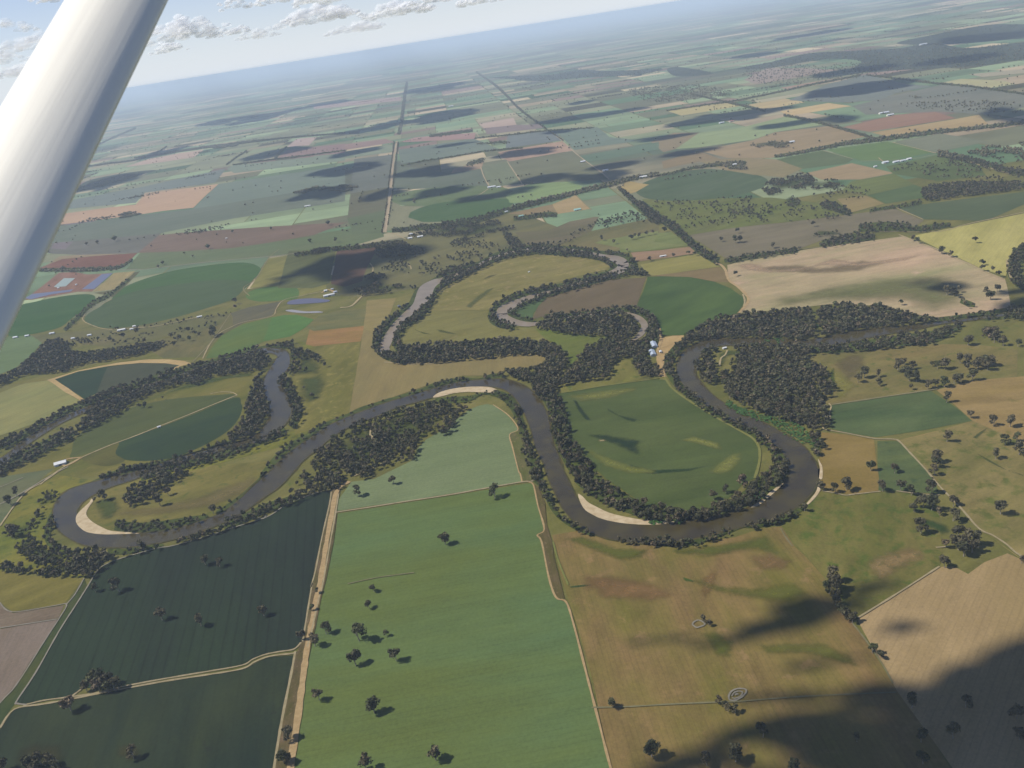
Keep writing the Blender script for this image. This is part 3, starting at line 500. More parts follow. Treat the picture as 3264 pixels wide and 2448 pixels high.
def soft_patch(name, poly, z, mat_cols, par):
    lo, hi = poly.min(0), poly.max(0); n = 34; gx, gy = np.meshgrid(np.linspace(lo[0], hi[0], n), np.linspace(lo[1], hi[1], n)); p = np.stack([gx.ravel(), gy.ravel()], 1)
    ins = inpoly(p, poly); d = np.full(len(p), 1e9)
    for i in range(len(poly)):
        a, b = poly[i - 1], poly[i]; ab = b - a; l2 = max(ab @ ab, 1e-9); t = np.clip(((p - a) @ ab) / l2, 0, 1); d = np.minimum(d, np.linalg.norm(p - (a + t[:, None] * ab), axis=1))
    mxd = d[ins].max() if ins.any() else 1; at = np.where(ins, np.minimum(1, d / (mxd * .8)), 0)
    Fc = []
    for j in range(n - 1):
        for i in range(n - 1):
            q = (j * n + i, j * n + i + 1, (j + 1) * n + i + 1, (j + 1) * n + i)
            if max(at[list(q)]) > 0: Fc.append(q)
    if not Fc: return
    used = sorted({v for f in Fc for v in f}); rm = {v: i for i, v in enumerate(used)}
    me = mesh_np(name, [(p[v][0], p[v][1], z) for v in used], [[rm[v] for v in f] for f in Fc]); aa = me.attributes.new('edge', 'FLOAT', 'POINT'); aa.data.foreach_set('value', at[used].astype(np.float32))
    mt = field_mat(*mat_cols, *par); nt = mt.node_tree; b = nt.nodes['Principled BSDF']; at_ = N(nt, 'ShaderNodeAttribute', attribute_name='edge'); geo = N(nt, 'ShaderNodeNewGeometry'); nn = N(nt, 'ShaderNodeTexNoise'); nn.inputs['Scale'].default_value = 2.2 / max(mxd, 6); nn.inputs['Detail'].default_value = 7; nn.inputs['Roughness'].default_value = .7
    nt.links.new(geo.outputs['Position'], nn.inputs['Vector']); ad = N(nt, 'ShaderNodeMath', operation='MULTIPLY_ADD'); nt.links.new(nn.outputs['Fac'], ad.inputs[0]); ad.inputs[1].default_value = 1.3; nt.links.new(at_.outputs['Fac'], ad.inputs[2])
    mr = N(nt, 'ShaderNodeMapRange', interpolation_type='SMOOTHSTEP'); mr.inputs[1].default_value = .62; mr.inputs[2].default_value = 1.9; mr.inputs[4].default_value = .85; nt.links.new(ad.outputs[0], mr.inputs[0])
    edge0 = N(nt, 'ShaderNodeMapRange', interpolation_type='SMOOTHSTEP'); edge0.inputs[2].default_value = .6; nt.links.new(at_.outputs['Fac'], edge0.inputs[0])
    ml = N(nt, 'ShaderNodeMath', operation='MULTIPLY'); nt.links.new(mr.outputs[0], ml.inputs[0]); nt.links.new(edge0.outputs[0], ml.inputs[1]); nt.links.new(ml.outputs[0], b.inputs['Alpha'])
    return link(name, me, mt, kind='structure')
zf = 0.02; nfield = 0
for ln in FIELDS.strip().splitlines():
    ln = ln.strip()
    if not ln or ln[0] == '#': continue
    cs, par, pts = [q.strip() for q in ln.split('|')]
    cl = [tuple(float(x) for x in c.split(',')) for c in cs.split('/')]
    while len(cl) < 3: cl.append(cl[-1])
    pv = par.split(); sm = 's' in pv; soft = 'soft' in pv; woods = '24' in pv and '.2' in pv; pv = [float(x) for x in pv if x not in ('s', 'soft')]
    bearing, spacing, amp, bl, patch = (pv + [90, 14, .05, 160, 0][len(pv):])[:5]
    P = parse(pts)[:, :2]
    if sm: P = smooth(P, 4, True)
    Gp = gnds(P); d = dist_of(Gp)
    if d < 6500 and not sm and not soft:            # real paddock edges are never ruler straight: add small wobble
        Q = []
        for i in range(len(Gp)):
            a_, b_ = Gp[i], Gp[(i + 1) % len(Gp)]; L_ = np.linalg.norm(b_ - a_); n_ = int(min(12, L_ // 90)) + 1
            for t in range(n_):
                q = a_ + (b_ - a_) * t / n_
                if t: q = q + RS.uniform(-1.6, 1.6, 2)
                Q.append(q)
        Gp = np.array(Q)
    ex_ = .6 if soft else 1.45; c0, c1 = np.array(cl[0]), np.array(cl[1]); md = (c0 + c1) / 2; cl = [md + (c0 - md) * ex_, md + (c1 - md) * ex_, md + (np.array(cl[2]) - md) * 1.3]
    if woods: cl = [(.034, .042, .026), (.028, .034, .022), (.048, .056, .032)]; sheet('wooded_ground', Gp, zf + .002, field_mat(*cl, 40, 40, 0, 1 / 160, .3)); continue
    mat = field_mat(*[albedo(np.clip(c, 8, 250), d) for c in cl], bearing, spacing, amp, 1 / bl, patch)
    zf += 0.005; nfield += 1
    if soft: soft_patch('grass_patch', Gp, zf, [albedo(np.clip(c, 8, 250), d) for c in cl], (bearing, spacing, amp, 1 / bl, patch)); continue
    sheet('field', Gp, zf, mat)

# ================================================================== WATER, BANKS, TRACKS
Z_FLOOR, Z_WATER, Z_SAND, Z_VERGE, Z_TRACK = 0.80, 0.86, 0.90, 0.94, 0.98
def water_mat(name, rgb, dist, rgb2=None, rough=0.22):
    mt, nt, b = new_mat(name); geo = N(nt, 'ShaderNodeNewGeometry')
    n = N(nt, 'ShaderNodeTexNoise'); n.inputs['Scale'].default_value = 1 / 45; n.inputs['Detail'].default_value = 5; nt.links.new(geo.outputs['Position'], n.inputs['Vector'])
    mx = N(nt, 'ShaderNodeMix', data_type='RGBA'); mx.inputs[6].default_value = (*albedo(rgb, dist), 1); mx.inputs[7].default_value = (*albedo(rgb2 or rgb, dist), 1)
    mr = N(nt, 'ShaderNodeMapRange'); mr.inputs[1].default_value = .38; mr.inputs[2].default_value = .62; nt.links.new(n.outputs['Fac'], mr.inputs[0]); nt.links.new(mr.outputs[0], mx.inputs[0])
    nt.links.new(mx.outputs[2], b.inputs['Base Color']); b.inputs['Roughness'].default_value = rough; b.inputs['Specular IOR Level'].default_value = 0.3
    n3 = N(nt, 'ShaderNodeTexNoise'); n3.inputs['Scale'].default_value = 0.35; n3.inputs['Detail'].default_value = 4; nt.links.new(geo.outputs['Position'], n3.inputs['Vector'])
    bp = N(nt, 'ShaderNodeBump'); bp.inputs['Strength'].default_value = .35; bp.inputs['Distance'].default_value = .5; nt.links.new(n3.outputs['Fac'], bp.inputs['Height']); nt.links.new(bp.outputs[0], b.inputs['Normal'])
    return mt
RIVER = "f 2500,600,12 2212,640,12 2100,652,12 2000,665,14 1850,692,26 1700,708,40 1550,730,52 1400,758,62 1250,785,50 1100,795,40 950,785,40 800,782,38 650,785,42 520,795,52 440,845,80 385,910,112 378,980,112 415,1050,98 490,1130,84 560,1185,78 640,1232,74 720,1272,76 800,1312,80 880,1352,80 960,1402,88 1040,1460,112 1098,1535,156 i 985,30,160 925,125,150 830,195,125 700,250,100 520,300,88 300,342,102 100,356,102 h 1720,345,98 1590,315,95 1500,258,98 1432,190,95 1388,100,95 1350,20,94 e 1530,1560,105 1480,1450,112 1458,1350,122 1425,1250,128 1375,1160,118 1305,1095,90 1215,1055,60 1100,1050,42 980,1058,42 860,1085,46 740,1120,50 640,1150,48 560,1172,46 480,1198,52 400,1230,58 300,1268,60 200,1310,62 100,1362,72 d 2011,1440,82 1945,1485,88 1880,1540,100 1820,1602,110 g 1520,60,95 1440,122,82 1370,182,70 1300,232,58 1240,266,52 1150,302,50 1050,335,54 950,360,56 850,378,62 720,390,75 600,388,80 500,372,98 420,330,120 370,275,132 366,215,126 412,155,105 500,108,70 600,72,50 700,45,40 780,20,34 d 1000,1592,24 1120,1552,26 1250,1515,24 1400,1476,26 1550,1432,28 1670,1395,55 1740,1335,82 1790,1265,118 1800,1195,142 1770,1125,128 1738,1060,98 1762,992,88 1808,925,92 1812,872,76 1770,848,36 1700,840,28 1600,862,22 1480,900,20 1300,950,20 1100,1025,20 900,1090,20 700,1160,20 500,1240,26 330,1322,34 150,1440,36 50,1522,34 -90,1610,34 -300,1760,34"
rp = smooth(parse(RIVER), 4)
L, R = ribbon_px(rp)
ribbon('river', gnds(L), gnds(R), Z_WATER, water_mat('river_water', (72, 70, 52), 1700, (84, 80, 60), .16))
wob = np.array([noise.noise(Vector((i_ * .35, 0, 0))) for i_ in range(len(rp))])
rb = rp.copy(); rb[:, 2] = rp[:, 2] * (1.07 + .10 * wob) + 4; BL_, BR_ = ribbon_px(rb)
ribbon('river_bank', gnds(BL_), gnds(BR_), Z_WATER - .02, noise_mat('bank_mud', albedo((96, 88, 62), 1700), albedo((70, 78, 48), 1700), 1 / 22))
CREEK = "e 462,850,60 452,815,66 470,780,62 495,730,52 530,675,42 595,612,44 655,560,52 690,510,80 718,460,92 765,412,50 830,383,24 920,350,16 1040,300,14 1130,252,18 1250,215,12 1400,188,12 1600,190,14 1750,212,16 1860,236,24 1945,258,50 1985,292,72 1950,328,46 1850,362,18 1700,410,14 1500,466,16 1400,494,26 1325,522,34 1258,556,52 1206,594,70 1222,632,60 1290,658,40 1370,672,30 1450,668,18 1530,662,14 1620,632,10 1800,606,10 1950,594,12 2060,622,30 2112,660,42 2120,692,42 2096,732,36 2060,765,20 2010,800,12"
rp2 = smooth(parse(CREEK), 4); L2, R2 = ribbon_px(rp2)
ribbon('creek', gnds(L2), gnds(R2), Z_WATER + .01, water_mat('creek_water', (146, 134, 118), 2600, (132, 122, 108), 0.35))
# water in the wide lagoon stretch stands still and mirrors more sky: same water body, calmer
PONDS = [("pond", "d 1840,535 1880,515 2000,505 2110,515 2090,530 1960,540 1860,545", (98, 106, 120), True),
         ("pond", "d 1830,585 1870,578 1960,590 2040,588 2070,596 1990,600 1900,598", (150, 156, 158), True),
         ("pond", "d 345,432 410,376 482,376 422,428 360,434", (150, 180, 165), False),
         ("pond", "d 525,447 655,350 722,344 604,446", (104, 116, 134), False),
         ("pond", "d 160,505 205,478 470,448 452,462 330,480 200,512", (102, 116, 134), False)]
for nm, pts, rgb, sm in PONDS:
    P = parse(pts)[:, :2]; P = smooth(P, 3, True) if sm else P
    zf += .005; sheet('pond', gnds(P), Z_WATER + .015, water_mat('pond_water', rgb, 2500, None, .4))
sand = noise_mat('river_sand', albedo((214, 196, 164), 1500), albedo((186, 166, 132), 1500), 1 / 14)
SANDS = ["g 512,158 498,180 470,205 440,235 424,262 430,300 470,338 520,352 590,358 680,356 780,352 700,344 620,338 570,318 520,290 490,262 482,235 500,200 520,172",
         "h 1474,132 1488,180 1515,222 1560,250 1610,272 1700,292 1800,302 1900,304 1990,294 2025,288 1950,284 1860,280 1750,262 1650,238 1580,205 1530,178 1502,148",
         "e 765,1138 800,1112 870,1090 960,1076 1050,1072 1130,1076 1172,1092 1165,1108 1100,1110 1000,1106 900,1114 830,1132 780,1142",
         "i 690,208 730,196 790,150 840,105 872,72 855,80 800,118 750,165 700,196", "i 1000,186 1030,150 1055,112 1068,62 1080,68 1076,110 1050,150 1010,190",
         "f 1222,1538 1236,1560 1250,1590 1250,1660 1228,1660 1234,1600", "e 1570,1400 1620,1400 1620,1402 1570,1402"]
for s in SANDS[:-1]: sheet('sandbar', gnds(smooth(parse(s)[:, :2], 3, True)), Z_SAND, sand)

dirt = {'pale': ((178, 164, 132), (150, 138, 108)), 'sand': ((190, 166, 126), (160, 136, 100)), 'dull': ((138, 134, 106), (120, 116, 88)), 'grass': ((132, 138, 84), (118, 120, 74)), 'verge': ((118, 104, 84), (96, 92, 66)), 'grey': ((150, 146, 134), (132, 128, 116))}
TRACKS = r"""
sand | 9 | g 1610,1900 1622,1659 1662,1380 1692,1150 1712,1000 1742,840 1766,720 1792,590 1822,400 1852,240 1880,115 1950,62
pale | 3.5 | g 1500,1900 1530,1659 1572,1400 1622,1150 1648,1010
pale | 2.6 | g 1690,955 1706,850 1738,655 1745,630 1735,650 1760,560 1795,380 1838,190 1848,118
pale | 2.6 | g 1715,985 1745,870 1778,722 1800,640 1832,460 1868,260 1890,130
pale | 3 | g 130,1312 240,1285 380,1266 540,1242 700,1204 900,1166 1150,1124 1350,1088 1410,1055 1480,1028 1560,1012 1640,998 1680,960
pale | 3.4 | g 0,1440 80,1334 240,1305 400,1276 700,1217 950,1172 1150,1142 1350,1108 1420,1070 1490,1042 1560,1030 1632,1022 1650,1010
pale | 3 | g 400,1262 440,1232 475,1205
grey | 2.6 | g 150,1308 100,1302 95,1286 200,1128 330,898 430,742 488,650 545,560 600,520 700,484 880,434 950,424 1100,385 1300,320 1490,260 1600,190 1750,130 1830,110
grey | 2.4 | g 1440,262 1470,270 1484,250
grey | 2.2 | g -200,1560 0,1300 90,1200 252,948 335,820 372,748 300,756 70,790 0,738
grey | 2.4 | g 0,880 322,830
grey | 2.2 | g 470,602 420,690 372,748
pale | 4 | h 125,234 300,208 500,176 750,138 950,102 1160,65 1210,62 1245,50
sand | 3 | h 1200,68 1226,84 1250,195 1286,328 1248,362 1272,402 1312,600 1352,710 1408,736 1450,860 1520,1130 1592,1410 1656,1659 1730,1900
sand | 2.6 | e 1150,1188 1250,1258 1310,1345 1256,1380 1274,1460 1312,1610 h 1152,20 1162,62
pale | 4.5 | d 260,1700 330,1640 430,1575 524,1526 700,1450 850,1395 1000,1335 1200,1256 1380,1182 1520,1126
sand | 6 | d 524,1526 440,1535 390,1560 430,1578 524,1526
pale | 3 | d 1520,1126 1490,1110 1420,1106 1350,1118
pale | 4 | d 1300,892 1345,800 1400,735 1470,695 1560,658 1740,620 1770,575 1800,530 1850,506 1950,485 2060,462
grey | 8 | d 300,322 860,322 1050,304 1300,276 1550,252 1760,235 1900,215
dull | 3 | d 880,322 760,420 700,490
pale | 4 | d 720,512 690,525 650,545
pale | 3.5 | d 722,708 640,695 560,665 530,640 545,610
pale | 6 | d 720,725 850,695 950,690 1060,672 1200,640 1290,625
dull | 3.5 | d 1235,915 1350,790 1420,690 1480,600
dull | 4 | d 1600,490 1560,440 1640,380 1720,250 1790,190
sand | 12 | d 2060,470 2110,450 2150,470
pale | 9 | e 170,565 240,555 300,500 340,470
pale | 5 | e 375,350 380,310 360,280
pale | 5 | e 625,320 620,300 600,290
pale | 17 | b 455,1490 465,1420 478,1330 490,1230 505,1080 515,1000 528,925 532,905
grey | 10 | b 560,850 565,780 572,740
pale | 6 | b 1070,1070 1090,1130 1120,1190
pale | 7 | b 1000,1275 1060,1250 1120,1210
pale | 7 | b 1240,1035 1290,1110 1335,1178
pale | 7 | b 1550,870 1600,910 1662,968 1700,1000 1780,1060 1850,1110 1892,1150
pale | 6 | b 1680,970 1740,960
dull | 6 | b 1680,1250 1730,1300 1780,1345
pale | 8 | b 1040,850 1060,880
pale | 6 | b 455,1490 520,1500 590,1535
sand | 8 | f 565,280 600,292 628,325 640,362 655,395 715,438 762,485 776,515 758,552 712,602
pale | 5 | f 740,480 752,520 745,560
sand | 7 | f 232,1010 232,960 212,905 190,870 200,820 215,770 205,700
sand | 4 | f 215,860 260,855
sand | 4 | f 235,1005 200,1000 195,985
grass | 5 | f 238,1010 262,1050 300,1095 420,1180 560,1265 700,1345 800,1402 842,1460 848,1530 835,1600 815,1660
pale | 3.5 | f 1250,1330 1275,1348 1400,1370 1580,1405 1700,1410 1740,1422 1800,1485 1900,1592 1960,1662 i 1700,42 1762,112 1860,212 1960,325 2040,365 2112,412 2160,455 2212,492 2350,600
pale | 3 | f 1290,1180 1305,1200 1296,1240 1300,1280
dull | 5 | f 1310,1188 1600,1145 1940,1094 1985,1086
pale | 6 | f 1740,98 1800,120 1900,160 2000,198 2100,245 2212,296 j 1700,640 1950,740
pale | 6 | j 2000,500 2010,600 2050,730
pale | 5 | c 1560,1295 1750,1290 1900,1250 2212,1185
pale | 5 | c 1500,1160 1650,1225
dull | 5 | f 640,270 900,235 1120,190 1250,176 1340,160
pale | 7 | c 1480,795 1560,815 1720,855
pale | 8 | c 1860,890 1960,920 2130,970
pale | 5 | c 1300,900 1560,890 1720,862
pale | 4 | c 1090,840 1260,888
pale | 6 | c 1400,880 1440,915
pale | 4 | f 590,940 600,890 625,870 640,840
grass | 3 | e 1530,1122 1700,1095 1900,1062 2212,1018 f 110,1020 200,1005
pale | 3 | i 1740,537 1510,685 1282,826
dull | 2.6 | i -200,1325 0,1320 250,1306 500,1295 640,1290
dull | 2 | i 640,1290 1000,1262 1500,1240
grey | 2.4 | i 565,1262 580,1235 615,1220 655,1222 662,1240 635,1268 600,1285 570,1282 565,1262
grey | 2.0 | i 582,1262 595,1242 620,1234 642,1240 630,1262 600,1274 584,1270
grey | 2.4 | i 362,862 370,848 390,838 412,842 432,860 410,872 385,878 362,862
grey | 3 | i 600,1254 610,1250 620,1250 
pale | 3 | i 1085,115 1160,128 1215,140 1260,135 1340,126 1412,118
pale | 2.6 | i 1500,116 1560,124 1640,134 1740,138
pale | 3 | i 1720,432 1800,425
dull | 2.2 | i 855,325 880,370 920,425
dull | 2.2 | i 1255,855 1330,950 1420,1080 1480,1190
grey | 5 | g 0,190 60,160 120,128 200,80 300,20 380,-20
grey | 3 | g 0,95 60,70 130,40
pale | 4 | g 0,312 60,225 110,160 160,110 250,60 340,-5 d 330,1640
pale | 4 | e 372,1410 362,1370 380,1310
pale | 5 | e 260,1645 330,1615 420,1575 520,1520
pale | 3 | e 365,1380 400,1420 440,1440
dull | 2.2 | h 190,634 350,600 480,582 560,572
grass | 3 | h 1335,400 1370,520 1420,640
pale | 4 | e 450,915 600,928 760,926
"""
zt = Z_TRACK; tmats = {}
for ln in TRACKS.strip().splitlines():
    ln = ln.strip()
    if not ln or ln[0] == '#': continue
    kind, w, pts = [q.strip() for q in ln.split('|')]
    P = parse(pts); Gp = gnds(smooth(P[:, :2], 5)); d = dist_of(Gp); key = (kind, int(d // 900))
    if key not in tmats:
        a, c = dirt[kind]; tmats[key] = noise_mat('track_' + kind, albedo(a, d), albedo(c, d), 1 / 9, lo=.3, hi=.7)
    dd = np.gradient(Gp, axis=0); dd /= np.linalg.norm(dd, axis=1, keepdims=True); nn = np.stack([-dd[:, 1], dd[:, 0]], 1)
    wv = float(w) / 2 * (1 + 0.22 * RS.uniform(-1, 1, (len(Gp), 1)))
    zt += .004
    ribbon('track' if float(w) < 11 else 'road', Gp + nn * wv, Gp - nn * wv, zt, tmats[key])
VERGES = [("verge", (120, 104, 84), (92, 90, 62), "g 1520,1662 1572,1380 1640,1050 1682,960 1702,850 1738,650 1760,520 1795,380 1842,180 1850,110 1900,70 1935,60 1900,100 1885,180 1862,400 1822,600 1790,720 1762,870 1735,990 1702,1150 1665,1400 1642,1662 1610,1900 1480,1900"),
          ("verge", (110, 98, 76), (96, 92, 64), "h 1225,80 1255,90 1290,180 1300,300 1330,400 1340,480 1370,600 1400,720 1410,740 1350,712 1312,600 1272,400 1248,362 1285,330 1252,200"),
          ("verge", (112, 108, 78), (96, 102, 66), "e 1310,1350 1258,1382 1275,1460 1318,1610 h 1150,0 1162,62 1250,50 1215,0 e 1400,1640 1370,1500 1350,1400")]
for nm, c1, c2, s in VERGES:
    sheet('verge', gnds(parse(s)[:, :2]), Z_VERGE, field_mat(albedo(c1, 1200), albedo(c2, 1200), albedo((142, 124, 98), 1200), 178, 8, .12, 1 / 16, .22))

